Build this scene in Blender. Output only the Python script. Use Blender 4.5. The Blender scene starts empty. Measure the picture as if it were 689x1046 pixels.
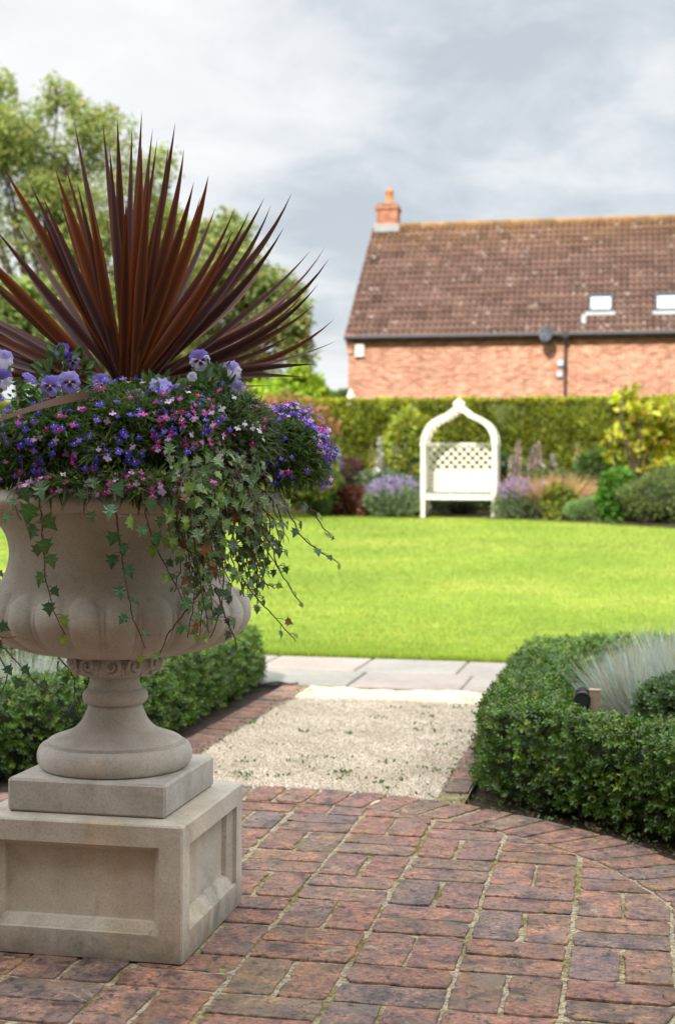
import bpy, math, random
import numpy as np
from mathutils import Vector, Matrix

SC = bpy.context.scene
COL = SC.collection
rng = np.random.default_rng(7)
random.seed(7)
U = rng.uniform

# ------------------------------------------------------------------ camera frame
FPX, CAMH, YAW, PITCH, ROLL = 1450.0, 1.05, .2012, .0138, math.radians(.35)
cp, sp, cr, sr = math.cos(PITCH), math.sin(PITCH), math.cos(ROLL), math.sin(ROLL)
R_C = np.array([[cr, 0, sr], [0, 1, 0], [-sr, 0, cr]]) @ np.array([[1, 0, 0], [0, cp, -sp], [0, sp, cp]])
R_Z = np.array([[math.cos(YAW), math.sin(YAW), 0], [-math.sin(YAW), math.cos(YAW), 0], [0, 0, 1]])
RCAM = R_C @ R_Z
EYE = np.array([0, 0, CAMH])
LAWN0, SLOPE, LAWN1 = 8.82, .032, 29.5


def gz(y):
    return SLOPE * (np.clip(y, LAWN0, LAWN1) - LAWN0)


def ray(px, py):
    return RCAM.T @ np.array([(px - 344.5) / FPX, 1, (523 - py) / FPX])


def at(px, py, depth):
    """point seen at a place of the photograph, at a distance"""
    return EYE + ray(px, py) * depth


def ground(px, py, z=0.):
    d = ray(px, py)
    return EYE + d * ((z - CAMH) / d[2])


def lawn_pt(px, py):
    d = ray(px, py)
    t = (-SLOPE * LAWN0 - CAMH) / (d[2] - SLOPE * d[1])
    return EYE + d * t


def foot(px, depth):
    p = at(px, 503, depth)
    p[2] = gz(p[1])
    return p


# ------------------------------------------------------------------ mesh building
def norm(a):
    return a / np.maximum(np.linalg.norm(a, axis=-1, keepdims=True), 1e-9)


class MB:
    def __init__(s):
        s.v, s.f, s.c, s.m, s.n = [], [], [], [], 0

    def add(s, V, F, col=None, mi=0):
        V = np.asarray(V, float)
        for f in (F if isinstance(F, list) and len(F) and isinstance(F[0], np.ndarray) and F[0].ndim == 2 else [F]):
            if isinstance(f, np.ndarray):
                s.f.append(f + s.n); s.m.append(np.full(len(f), mi))
            else:
                for q in f:
                    s.f.append(np.array([q]) + s.n); s.m.append(np.array([mi]))
        if col is None: col = (1, 1, 1)
        col = np.asarray(col, float)
        s.c.append(np.broadcast_to(col, (len(V), 3)) if col.ndim == 1 else col)
        s.v.append(V)
        s.n += len(V)
        return s

    def build(s, name, mats, parent=None, off=None, smooth=False, own=None, sharp=None):
        V = np.concatenate(s.v)
        o_loc = np.zeros(3)
        if off is not None: V = V - off
        if own is not None: V = V - own; o_loc = own
        me = bpy.data.meshes.new(name)
        me.vertices.add(len(V)); me.vertices.foreach_set('co', V.astype(np.float32).ravel())
        lens = np.concatenate([np.full(len(f), f.shape[1]) for f in s.f])
        idx = np.concatenate([f.ravel() for f in s.f])
        me.loops.add(len(idx)); me.loops.foreach_set('vertex_index', idx.astype(np.int32))
        me.polygons.add(len(lens))
        me.polygons.foreach_set('loop_start', np.concatenate([[0], np.cumsum(lens)[:-1]]).astype(np.int32))
        if not isinstance(mats, (list, tuple)): mats = [mats]
        for m in mats: me.materials.append(m)
        me.polygons.foreach_set('material_index', np.concatenate(s.m).astype(np.int32))
        me.polygons.foreach_set('use_smooth', np.full(len(lens), smooth))
        at_ = me.color_attributes.new('Col', 'FLOAT_COLOR', 'POINT')
        c = np.concatenate(s.c); c = np.concatenate([c, np.ones((len(c), 1))], 1)
        at_.data.foreach_set('color', c.astype(np.float32).ravel())
        me.update(calc_edges=True)
        me.validate()
        if sharp: me.set_sharp_from_angle(angle=math.radians(sharp))
        o = bpy.data.objects.new(name, me)
        COL.objects.link(o)
        o.location = o_loc
        if parent is not None: o.parent = parent
        return o

    # ---- shapes
    def box(s, c, size, rz=0, col=None, mi=0, bev=0, axes=None):
        c = np.asarray(c, float); h = np.asarray(size, float) / 2
        if axes is None:
            cz, sz = math.cos(rz), math.sin(rz)
            axes = np.array([[cz, sz, 0], [-sz, cz, 0], [0, 0, 1]])
        if bev <= 0:
            sg = np.array([[x, y, z] for z in (-1, 1) for y in (-1, 1) for x in (-1, 1)], float)
            V = c + (sg * h) @ axes
            F = np.array([[0, 2, 3, 1], [4, 5, 7, 6], [0, 1, 5, 4], [2, 6, 7, 3], [0, 4, 6, 2], [1, 3, 7, 5]])
            return s.add(V, F, col, mi)
        pts, idx = [], {}
        for z in (-1, 1):
            for y in (-1, 1):
                for x in (-1, 1):
                    for a in range(3):
                        q = np.array([x, y, z]) * (h - bev); q[a] = (x, y, z)[a] * h[a]
                        idx[(x, y, z, a)] = len(pts); pts.append(q)
        V = c + np.array(pts) @ axes
        F4, F3 = [], []
        for a in range(3):
            b, d = (a + 1) % 3, (a + 2) % 3
            for sgn in (-1, 1):
                q = []
                for (u, v) in ((-1, -1), (1, -1), (1, 1), (-1, 1)):
                    k = [0, 0, 0]; k[a] = sgn; k[b] = u; k[d] = v
                    q.append(idx[(*k, a)])
                F4.append(q if sgn > 0 else q[::-1])
            for u in (-1, 1):
                for v in (-1, 1):
                    k1 = [0, 0, 0]; k2 = [0, 0, 0]
                    k1[a] = -1; k2[a] = 1
                    for k in (k1, k2): k[b] = u; k[d] = v
                    q = [idx[(*k1, b)], idx[(*k2, b)], idx[(*k2, d)], idx[(*k1, d)]]
                    F4.append(q if u * v < 0 else q[::-1])
        for x in (-1, 1):
            for y in (-1, 1):
                for z in (-1, 1):
                    q = [idx[(x, y, z, a)] for a in range(3)]
                    F3.append(q if x * y * z > 0 else q[::-1])
        return s.add(V, [np.array(F4), np.array(F3)], col, mi)

    def tube(s, P, R, n=8, col=None, mi=0, caps=True):
        P = np.asarray(P, float); k = len(P)
        R = np.broadcast_to(np.asarray(R, float), (k,))
        T = norm(np.gradient(P, axis=0))
        ref = np.array([0, 0, 1.]) if abs(T[0][2]) < .9 else np.array([1., 0, 0])
        A = [];
        for t in T:
            a = ref - t * (ref @ t); a /= np.linalg.norm(a) + 1e-9; A.append(a); ref = a
        A = np.array(A); B = np.cross(T, A)
        th = np.linspace(0, 2 * np.pi, n, endpoint=False)
        V = (P[:, None] + R[:, None, None] * (A[:, None] * np.cos(th)[None, :, None] + B[:, None] * np.sin(th)[None, :, None])).reshape(-1, 3)
        i = np.arange(k - 1)[:, None] * n; j = np.arange(n)[None]; j2 = (j + 1) % n
        F = np.stack([i + j, i + j2, i + n + j2, i + n + j], -1).reshape(-1, 4)
        FF = [F]
        if caps: FF += [np.arange(n)[None, ::-1], (np.arange(n) + (k - 1) * n)[None]]
        return s.add(V, FF, col, mi)

    def lathe(s, prof, c, n=64, mod=None, col=None, mi=0, cap=True):
        prof = np.asarray(prof, float); k = len(prof)
        th = np.linspace(0, 2 * np.pi, n, endpoint=False)
        Rr = np.broadcast_to(prof[:, :1], (k, n)).copy(); Z = np.broadcast_to(prof[:, 1:2], (k, n)).copy()
        if mod is not None: Rr, Z = mod(Rr, Z, th)
        V = np.stack([c[0] + Rr * np.cos(th), c[1] + Rr * np.sin(th), c[2] + Z], -1).reshape(-1, 3)
        i = np.arange(k - 1)[:, None] * n; j = np.arange(n)[None]; j2 = (j + 1) % n
        F = np.stack([i + j, i + j2, i + n + j2, i + n + j], -1).reshape(-1, 4)
        FF = [F]
        if cap: FF += [np.arange(n)[None, ::-1], (np.arange(n) + (k - 1) * n)[None]]
        return s.add(V, FF, col, mi)

    def inst(s, T, F, P, X, Y, size, col, mi=0):
        """copies of a template: local x along X, local y along Y, local z along X x Y"""
        T = np.asarray(T, float); N = len(P)
        X = norm(X); Z = norm(np.cross(X, Y)); Y = np.cross(Z, X)
        size = np.broadcast_to(np.asarray(size, float), (N,))
        V = (T[None, :, 0:1] * X[:, None] + T[None, :, 1:2] * Y[:, None] + T[None, :, 2:3] * Z[:, None]) * size[:, None, None] + P[:, None]
        k = len(T)
        FF = [(np.asarray(f)[None] + (np.arange(N) * k)[:, None, None]).reshape(-1, np.asarray(f).shape[1]) for f in F]
        col = np.asarray(col, float)
        if col.ndim == 1: col = np.broadcast_to(col, (N, 3))
        if col.ndim == 2: col = np.repeat(col, k, 0)
        else: col = col.reshape(-1, 3)
        return s.add(V.reshape(-1, 3), FF, col, mi)


def prop(o, label=None, cat=None, group=None, kind=None):
    if label: o['label'] = label
    if cat: o['category'] = cat
    if group: o['group'] = group
    if kind: o['kind'] = kind
    return o


def thing(name, label, cat, loc, group=None):
    o = bpy.data.objects.new(name, None); COL.objects.link(o)
    o.empty_display_size = .1
    o.location = loc
    return prop(o, label, cat, group)


def cvar(base, n, v=.2, hue=.06):
    """n colours around a base"""
    b = np.asarray(base, float)
    k = 1 + rng.normal(0, v, (n, 1))
    h = 1 + rng.normal(0, hue, (n, 3))
    return np.clip(b * np.clip(k, .35, 2) * h, .002, .95)


def rdir(n, zmin=-1):
    z = U(zmin, 1, n); a = U(0, 2 * np.pi, n); r = np.sqrt(1 - z * z)
    return np.stack([r * np.cos(a), r * np.sin(a), z], -1)


def noise3(P, scale, seed=0):
    """cheap smooth pseudo noise in [-1,1]"""
    g = np.random.default_rng(seed); out = np.zeros(len(P))
    for k in range(7):
        d = g.normal(size=3); d /= np.linalg.norm(d)
        out += np.sin(P @ d * scale * g.uniform(.6, 1.9) + g.uniform(0, 6.28))
    return out / 3.2


LEAF_T = np.array([[0, 0, 0], [.35, .26, .07], [.75, .2, .06], [1, 0, 0], [.75, -.2, .06], [.35, -.26, .07], [.5, 0, 0]])
LEAF_F = [np.array([[0, 6, 1], [6, 2, 1], [6, 3, 2], [0, 5, 6], [6, 5, 4], [6, 4, 3]])]
QUAD_T = np.array([[0, 0, 0], [.5, .3, .05], [1, 0, -.04], [.5, -.3, .05]])
QUAD_F = [np.array([[0, 3, 2, 1]])]
BLADE_T = np.array([[0, -.5, 0], [0, .5, 0], [.55, .38, .0], [.55, -.38, 0], [1, 0, 0]])

# ------------------------------------------------------------------ materials
def newmat(name):
    m = bpy.data.materials.new(name); m.use_nodes = True
    nt = m.node_tree; nt.nodes.clear()
    out = nt.nodes.new('ShaderNodeOutputMaterial')
    return m, nt, out


def N(nt, t, **kw):
    n = nt.nodes.new(t)
    for k, v in kw.items():
        if k in n.inputs: n.inputs[k].default_value = v
        else: setattr(n, k, v)
    return n


def leaf_mat(name, rough=.45, transl=.35, spec=.4):
    m, nt, out = newmat(name)
    a = N(nt, 'ShaderNodeAttribute', attribute_name='Col')
    b = N(nt, 'ShaderNodeBsdfPrincipled', Roughness=rough)
    b.inputs['Specular IOR Level'].default_value = spec
    t = N(nt, 'ShaderNodeBsdfTranslucent')
    mx = N(nt, 'ShaderNodeMixShader'); mx.inputs[0].default_value = transl
    hs = N(nt, 'ShaderNodeHueSaturation'); hs.inputs['Saturation'].default_value = 1.1; hs.inputs['Value'].default_value = 1.25
    L = nt.links.new
    L(a.outputs['Color'], b.inputs['Base Color']); L(a.outputs['Color'], hs.inputs['Color']); L(hs.outputs[0], t.inputs['Color'])
    L(b.outputs[0], mx.inputs[1]); L(t.outputs[0], mx.inputs[2]); L(mx.outputs[0], out.inputs[0])
    return m


def ramp(nt, stops, interp='LINEAR'):
    r = nt.nodes.new('ShaderNodeValToRGB'); cr_ = r.color_ramp; cr_.interpolation = interp
    while len(cr_.elements) > 1: cr_.elements.remove(cr_.elements[-1])
    cr_.elements[0].position = stops[0][0]; cr_.elements[0].color = (*stops[0][1], 1) if len(stops[0][1]) == 3 else stops[0][1]
    for p, c in stops[1:]:
        e = cr_.elements.new(p); e.color = (*c, 1)
    return r


def mixc(nt, fac, a, b, mode='MIX'):
    m = nt.nodes.new('ShaderNodeMix'); m.data_type = 'RGBA'; m.blend_type = mode
    for sock, v in ((m.inputs[0], fac), (m.inputs[6], a), (m.inputs[7], b)):
        if hasattr(v, 'is_output') or isinstance(v, bpy.types.NodeSocket): nt.links.new(v, sock)
        else: sock.default_value = v if not isinstance(v, tuple) else ((*v, 1) if len(v) == 3 else v)
    return m.outputs[2]


def noise(nt, vec, scale, detail=4, rough=.55, dist=0):
    n = N(nt, 'ShaderNodeTexNoise'); n.inputs['Scale'].default_value = scale; n.inputs['Detail'].default_value = detail
    n.inputs['Roughness'].default_value = rough; n.inputs['Distortion'].default_value = dist
    nt.links.new(vec, n.inputs['Vector'])
    return n.outputs['Fac']


def objvec(nt):
    return N(nt, 'ShaderNodeTexCoord').outputs['Object']


def bump(nt, h, strength, dist, prev=None):
    b = N(nt, 'ShaderNodeBump'); b.inputs['Strength'].default_value = strength; b.inputs['Distance'].default_value = dist
    nt.links.new(h, b.inputs['Height'])
    if prev is not None: nt.links.new(prev, b.inputs['Normal'])
    return b.outputs[0]


def math_(nt, op, a, b=None, c=None):
    m = N(nt, 'ShaderNodeMath', operation=op)
    for i, v in enumerate((a, b, c)):
        if v is None: continue
        if isinstance(v, bpy.types.NodeSocket): nt.links.new(v, m.inputs[i])
        else: m.inputs[i].default_value = v
    return m.outputs[0]


def surf(name, color, rough=.8, bumps=(), spec=.3, var=.25, scale=6., use_col=False, metallic=0):
    """base colour broken up by two noises; bumps = [(scale, strength, distance)]"""
    m, nt, out = newmat(name)
    v = objvec(nt)
    b = N(nt, 'ShaderNodeBsdfPrincipled', Roughness=rough, Metallic=metallic)
    b.inputs['Specular IOR Level'].default_value = spec
    n1 = noise(nt, v, scale, 6); n2 = noise(nt, v, scale * 9, 3)
    r = ramp(nt, [(.25, (1 - var,) * 3), (.75, (1 + var,) * 3)]); nt.links.new(n1, r.inputs[0])
    r2 = ramp(nt, [(.3, (1 - var * .6,) * 3), (.7, (1 + var * .6,) * 3)]); nt.links.new(n2, r2.inputs[0])
    base = N(nt, 'ShaderNodeAttribute', attribute_name='Col').outputs['Color'] if use_col else tuple(color)
    c = mixc(nt, 1., base, r.outputs[0], 'MULTIPLY'); c = mixc(nt, 1., c, r2.outputs[0], 'MULTIPLY')
    nt.links.new(c, b.inputs['Base Color'])
    p = None
    for (s_, st, d) in bumps: p = bump(nt, noise(nt, v, s_, 5), st, d, p)
    if p is not None: nt.links.new(p, b.inputs['Normal'])
    nt.links.new(b.outputs[0], out.inputs[0])
    return m


def stone_mat(name, base, ochre=.3, dirt=.35):
    m, nt, out = newmat(name); L = nt.links.new
    v = objvec(nt)
    b = N(nt, 'ShaderNodeBsdfPrincipled', Roughness=.88); b.inputs['Specular IOR Level'].default_value = .25
    n1 = noise(nt, v, 3.2, 6, .6); n2 = noise(nt, v, 14, 6, .65); n3 = noise(nt, v, 190, 2, .6); n4 = noise(nt, v, 60, 3)
    r1 = ramp(nt, [(.3, (.82,) * 3), (.7, (1.12,) * 3)]); L(n1, r1.inputs[0])
    r2 = ramp(nt, [(.3, (.86, .85, .83)), (.7, (1.1,) * 3)]); L(n2, r2.inputs[0])
    r3 = ramp(nt, [(.36, (.7,) * 3), (.47, (1,) * 3), (.64, (1.12,) * 3)]); L(n3, r3.inputs[0])
    c = mixc(nt, 1., tuple(base), r1.outputs[0], 'MULTIPLY'); c = mixc(nt, 1., c, r2.outputs[0], 'MULTIPLY'); c = mixc(nt, .42, c, r3.outputs[0], 'MULTIPLY')
    # vertical rusty runs and patches
    mp = N(nt, 'ShaderNodeMapping'); mp.inputs['Scale'].default_value = (11, 11, 1.6); L(v, mp.inputs[0])
    st = noise(nt, mp.outputs[0], 1., 4, .6)
    r4 = ramp(nt, [(.48, (0,) * 3), (.72, (ochre,) * 3)]); L(st, r4.inputs[0])
    c = mixc(nt, r4.outputs[0], c, mixc(nt, 1., c, (1.02, .78, .5), 'MULTIPLY'))
    # grime with lichen specks
    dn = noise(nt, v, 7.5, 8, .72, .6)
    r5 = ramp(nt, [(.56, (0,) * 3), (.78, (dirt,) * 3)]); L(dn, r5.inputs[0])
    c = mixc(nt, r5.outputs[0], c, (.09, .08, .06))
    r6 = ramp(nt, [(.66, (0,) * 3), (.74, (dirt,) * 3)]); L(n4, r6.inputs[0])
    c = mixc(nt, r6.outputs[0], c, (.16, .14, .11))
    # dirty band low on the block
    sx = N(nt, 'ShaderNodeSeparateXYZ'); L(v, sx.inputs[0])
    low = ramp(nt, [(0., (1,) * 3), (1, (0,) * 3)])
    L(math_(nt, 'ADD', math_(nt, 'MULTIPLY', sx.outputs[2], 11.), math_(nt, 'MULTIPLY', math_(nt, 'SUBTRACT', .5, dn), 2.2)), low.inputs[0])
    c = mixc(nt, math_(nt, 'MULTIPLY', low.outputs[0], dirt * 1.6), c, (.1, .088, .065))
    L(c, b.inputs['Base Color'])
    p = bump(nt, n3, .35, .0012); p = bump(nt, n4, .25, .002, p); p = bump(nt, n2, .3, .004, p)
    L(p, b.inputs['Normal']); L(b.outputs[0], out.inputs[0])
    return m


def brick_paver_mat():
    m, nt, out = newmat('old brick'); L = nt.links.new
    v = objvec(nt)
    a = N(nt, 'ShaderNodeAttribute', attribute_name='Col').outputs['Color']
    b = N(nt, 'ShaderNodeBsdfPrincipled', Roughness=.72); b.inputs['Specular IOR Level'].default_value = .35
    n1 = noise(nt, v, 15, 8, .68, .5); n2 = noise(nt, v, 75, 7, .75); n3 = noise(nt, v, 4.5, 6, .65); n4 = noise(nt, v, 260, 2)
    r1 = ramp(nt, [(.38, (.42, .43, .5)), (.46, (.85, .83, .85)), (.54, (1.12, 1.06, 1.)), (.63, (1.6, 1.38, 1.15))]); L(n1, r1.inputs[0])
    c = mixc(nt, 1., a, r1.outputs[0], 'MULTIPLY')
    r2 = ramp(nt, [(.38, (.5,) * 3), (.5, (1,) * 3), (.62, (1.5,) * 3)]); L(n2, r2.inputs[0])
    c = mixc(nt, .85, c, r2.outputs[0], 'MULTIPLY')
    # grey bloom, worn pale skin, moss film, soot
    r3 = ramp(nt, [(.52, (0,) * 3), (.62, (.6,) * 3)]); L(noise(nt, v, 8, 7, .72), r3.inputs[0])
    c = mixc(nt, r3.outputs[0], c, (.2, .16, .14))
    r6 = ramp(nt, [(.6, (0,) * 3), (.65, (.85,) * 3)]); L(noise(nt, v, 6.3, 8, .75, .8), r6.inputs[0])
    c = mixc(nt, r6.outputs[0], c, mixc(nt, n2, (.2, .14, .09), (.5, .4, .28)))
    r4 = ramp(nt, [(.5, (0,) * 3), (.62, (.85,) * 3)]); L(n3, r4.inputs[0])
    c = mixc(nt, math_(nt, 'MULTIPLY', r4.outputs[0], math_(nt, 'MULTIPLY', n2, .7)), c, (.125, .105, .04))
    r5 = ramp(nt, [(.56, (0,) * 3), (.62, (.8,) * 3)]); L(noise(nt, v, 34, 6, .7, .4), r5.inputs[0])
    c = mixc(nt, r5.outputs[0], c, (.035, .03, .028))
    L(c, b.inputs['Base Color'])
    rr = ramp(nt, [(.3, (.55,) * 3), (.7, (.85,) * 3)]); L(n1, rr.inputs[0]); L(rr.outputs[0], b.inputs['Roughness'])
    p = bump(nt, n1, .8, .009); p = bump(nt, n2, .9, .004, p); p = bump(nt, n4, .4, .001, p)
    L(p, b.inputs['Normal']); L(b.outputs[0], out.inputs[0])
    return m


def mortar_mat():
    m, nt, out = newmat('sandy mortar'); L = nt.links.new
    v = objvec(nt)
    b = N(nt, 'ShaderNodeBsdfPrincipled', Roughness=.95); b.inputs['Specular IOR Level'].default_value = .1
    n1 = noise(nt, v, 4.5, 6, .65); n2 = noise(nt, v, 120, 3)
    r = ramp(nt, [(.4, (.17, .145, .055)), (.46, (.27, .23, .125)), (.53, (.34, .285, .19)), (.62, (.3, .26, .2))]); L(n1, r.inputs[0])
    r2 = ramp(nt, [(.38, (.5,) * 3), (.62, (1.4,) * 3)]); L(n2, r2.inputs[0])
    L(mixc(nt, .9, r.outputs[0], r2.outputs[0], 'MULTIPLY'), b.inputs['Base Color'])
    p = bump(nt, n2, .7, .003); p = bump(nt, noise(nt, v, 30, 4), .6, .006, p)
    L(p, b.inputs['Normal']); L(b.outputs[0], out.inputs[0])
    return m


def housebrick_mat(name, c1, c2, mortar):
    m, nt, out = newmat(name); L = nt.links.new
    v = objvec(nt)
    sx = N(nt, 'ShaderNodeSeparateXYZ'); L(v, sx.inputs[0])
    cb = N(nt, 'ShaderNodeCombineXYZ'); L(math_(nt, 'ADD', sx.outputs[0], sx.outputs[1]), cb.inputs[0]); L(sx.outputs[2], cb.inputs[1])
    br = N(nt, 'ShaderNodeTexBrick'); L(cb.outputs[0], br.inputs['Vector'])
    br.inputs['Scale'].default_value = 1; br.inputs['Brick Width'].default_value = .225; br.inputs['Row Height'].default_value = .075
    br.inputs['Mortar Size'].default_value = .006; br.inputs['Mortar Smooth'].default_value = .2; br.inputs['Bias'].default_value = .1
    br.inputs['Color1'].default_value = (*c1, 1); br.inputs['Color2'].default_value = (*c2, 1); br.inputs['Mortar'].default_value = (*mortar, 1)
    mp = N(nt, 'ShaderNodeMapping'); mp.inputs['Scale'].default_value = (4.4, 4.4, 13.3); L(v, mp.inputs[0]); n1 = noise(nt, v, .9, 5); n2 = noise(nt, mp.outputs[0], 1.1, 4, .6)
    r1 = ramp(nt, [(.3, (.82,) * 3), (.7, (1.15,) * 3)]); L(n1, r1.inputs[0])
    r2 = ramp(nt, [(.38, (.7, .66, .62)), (.5, (1,) * 3), (.62, (1.4, 1.42, 1.45))]); L(n2, r2.inputs[0])
    c = mixc(nt, 1., br.outputs['Color'], r1.outputs[0], 'MULTIPLY'); c = mixc(nt, .9, c, r2.outputs[0], 'MULTIPLY')
    b = N(nt, 'ShaderNodeBsdfPrincipled', Roughness=.9); b.inputs['Specular IOR Level'].default_value = .15
    L(c, b.inputs['Base Color'])
    p = bump(nt, br.outputs['Fac'], -.4, .01); p = bump(nt, n2, .3, .01, p); L(p, b.inputs['Normal'])
    L(b.outputs[0], out.inputs[0])
    return m


def rooftile_mat():
    m, nt, out = newmat('roof tile'); L = nt.links.new
    v = objvec(nt)
    a = N(nt, 'ShaderNodeAttribute', attribute_name='Col').outputs['Color']
    n1 = noise(nt, v, 1.1, 6, .6); n2 = noise(nt, v, 9, 4, .6); n3 = noise(nt, v, 1.1, 4, .6)
    r1 = ramp(nt, [(.3, (.8,) * 3), (.7, (1.2,) * 3)]); L(n1, r1.inputs[0])
    c = mixc(nt, 1., a, r1.outputs[0], 'MULTIPLY')
    r2 = ramp(nt, [(.3, (.7,) * 3), (.7, (1.25,) * 3)]); L(n2, r2.inputs[0]); c = mixc(nt, .8, c, r2.outputs[0], 'MULTIPLY')
    # pale lichen discs
    vo = N(nt, 'ShaderNodeTexVoronoi'); vo.inputs['Scale'].default_value = 3.1; L(v, vo.inputs['Vector'])
    r3 = ramp(nt, [(.0, (1,) * 3), (.1, (.8,) * 3), (.2, (0,) * 3)])
    L(math_(nt, 'ADD', vo.outputs['Distance'], math_(nt, 'MULTIPLY', math_(nt, 'SUBTRACT', n2, .5), .35)), r3.inputs[0])
    keep = math_(nt, 'GREATER_THAN', n3, .46)
    c = mixc(nt, math_(nt, 'MULTIPLY', r3.outputs[0], keep), c, (.42, .38, .34))
    sz = N(nt, 'ShaderNodeSeparateXYZ'); L(v, sz.inputs[0])
    r5 = ramp(nt, [(.55, (0,) * 3), (.72, (.42,) * 3)]); L(math_(nt, 'ADD', noise(nt, v, 2.6, 5, .7), math_(nt, 'MULTIPLY', math_(nt, 'SUBTRACT', sz.outputs[2], 7.4), .07)), r5.inputs[0])
    c = mixc(nt, r5.outputs[0], c, (.26, .14, .045))
    b = N(nt, 'ShaderNodeBsdfPrincipled', Roughness=.9); b.inputs['Specular IOR Level'].default_value = .15
    L(c, b.inputs['Base Color']); L(bump(nt, n2, .3, .01), b.inputs['Normal']); L(b.outputs[0], out.inputs[0])
    return m


def gravel_mat():
    m, nt, out = newmat('pale gravel'); L = nt.links.new
    v = objvec(nt)
    vo = N(nt, 'ShaderNodeTexVoronoi'); vo.inputs['Scale'].default_value = 110; L(v, vo.inputs['Vector'])
    r = ramp(nt, [(0, (.32, .25, .18)), (.3, (.5, .42, .32)), (.7, (.58, .5, .4)), (1, (.68, .62, .52))]); L(vo.outputs['Color'], r.inputs[0])
    n1 = noise(nt, v, 3.5, 6, .65)
    r2 = ramp(nt, [(.3, (.72, .7, .66)), (.6, (1.05,) * 3)]); L(n1, r2.inputs[0])
    c = mixc(nt, 1., r.outputs[0], r2.outputs[0], 'MULTIPLY')
    b = N(nt, 'ShaderNodeBsdfPrincipled', Roughness=.9); b.inputs['Specular IOR Level'].default_value = .2
    L(c, b.inputs['Base Color'])
    L(bump(nt, vo.outputs['Distance'], -.8, .006), b.inputs['Normal']); L(b.outputs[0], out.inputs[0])
    return m


def lawn_mat():
    m, nt, out = newmat('mown turf'); L = nt.links.new
    v = objvec(nt)
    n1 = noise(nt, v, .5, 5, .6); n2 = noise(nt, v, 5, 6, .7); n3 = noise(nt, v, 60, 3)
    r = ramp(nt, [(.36, (.15, .225, .025)), (.48, (.19, .262, .033)), (.56, (.22, .28, .036)), (.66, (.28, .31, .055))]); L(n1, r.inputs[0])
    r2 = ramp(nt, [(.3, (.75,) * 3), (.7, (1.22,) * 3)]); L(n2, r2.inputs[0])
    r3 = ramp(nt, [(.3, (.6,) * 3), (.7, (1.3,) * 3)]); L(n3, r3.inputs[0])
    c = mixc(nt, 1., r.outputs[0], r2.outputs[0], 'MULTIPLY'); c = mixc(nt, .8, c, r3.outputs[0], 'MULTIPLY')
    b = N(nt, 'ShaderNodeBsdfPrincipled', Roughness=.85); b.inputs['Specular IOR Level'].default_value = .15
    L(c, b.inputs['Base Color']); p = bump(nt, n3, .8, .02); L(bump(nt, n2, .4, .03, p), b.inputs['Normal']); L(b.outputs[0], out.inputs[0])
    return m


STONE = stone_mat('cast stone', (.56, .53, .48), .2, .25)
STONE_Y = stone_mat('weathered cast stone', (.57, .525, .45), .5, .42)
PAVER = brick_paver_mat(); MORTAR = mortar_mat()
FLAG = surf('flagstone', (.45, .4, .35), .85, [(25, .3, .006), (140, .4, .002)], var=.16, scale=2.2, use_col=True)
GRAVEL = gravel_mat(); LAWN = lawn_mat()
PEB = surf('pebble', (1, 1, 1), .85, use_col=True, var=.1, scale=30)
SOIL = surf('bed soil', (.05, .036, .024), .95, [(18, .8, .03), (90, .8, .01)], var=.4, scale=12)
EARTH = surf('earth', (.09, .1, .04), .95, [(8, .5, .03)], var=.3, scale=1.5)
BARK = surf('bark', (.07, .055, .04), .95, [(14, .9, .02)], var=.35, scale=9)
LEAF = leaf_mat('leaf', .36, .3, .5)
LEAFS = leaf_mat('soft leaf', .6, .38, .25)
CORE = surf('core shade', (.02, .028, .01), .95, [(30, .8, .03)], var=.5, scale=14)  # near-black standing in for the shade deep inside the foliage
PETAL = leaf_mat('petal', .6, .3, .2)
CORD = leaf_mat('sword leaf', .5, .16, .28)
STEM = surf('stem', (.09, .05, .035), .7, var=.3, scale=30)
GSTEM = surf('green stem', (.1, .16, .05), .7, var=.3, scale=30)
HBRICK = housebrick_mat('house brick', (.5, .24, .155), (.3, .12, .072), (.46, .38, .3))
HBRICK_R = housebrick_mat('chimney brick', (.42, .17, .1), (.3, .11, .06), (.3, .24, .2))
HBRICK2 = housebrick_mat('buff house brick', (.42, .27, .18), (.36, .22, .14), (.5, .45, .38))
TILE = rooftile_mat()
WHITE = surf('white paint', (.64, .61, .54), .5, [(40, .15, .004)], var=.12, scale=4)
BLACKPL = surf('black plastic', (.016, .017, .02), .55, var=.2, scale=9, spec=.5)
GREYPL = surf('grey plastic', (.1, .12, .15), .45, var=.15, scale=9, spec=.5)
BROWNB = surf('brown board', (.12, .06, .045), .6, var=.2, scale=5)
LEAD = surf('lead flashing', (.27, .27, .27), .6, [(12, .3, .01)], var=.15, scale=5)
MORTARW = surf('pale cement', (.52, .5, .46), .9, [(12, .5, .01)], var=.2, scale=6)
TERRA = surf('terracotta', (.5, .19, .08), .8, [(25, .2, .004)], var=.2, scale=8)
WOOD = surf('weathered timber', (.33, .25, .17), .8, [(40, .3, .003)], var=.25, scale=18)
LAMPG = surf('lamp glass', (.05, .055, .06), .08, var=.05, spec=.8)
m_, nt_, out_ = newmat('window glass')
b_ = N(nt_, 'ShaderNodeBsdfPrincipled', Roughness=.06, Metallic=.85); b_.inputs['Base Color'].default_value = (.55, .6, .64, 1)
n_ = noise(nt_, objvec(nt_), 1.5, 2); nt_.links.new(bump(nt_, n_, .05, .02), b_.inputs['Normal'])
nt_.links.new(b_.outputs[0], out_.inputs[0]); GLASS = m_

# ------------------------------------------------------------------ ground and paths
CX, CY, R_IN, R_OUT = -1.17, 3.33, 1.34, 1.575


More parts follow.
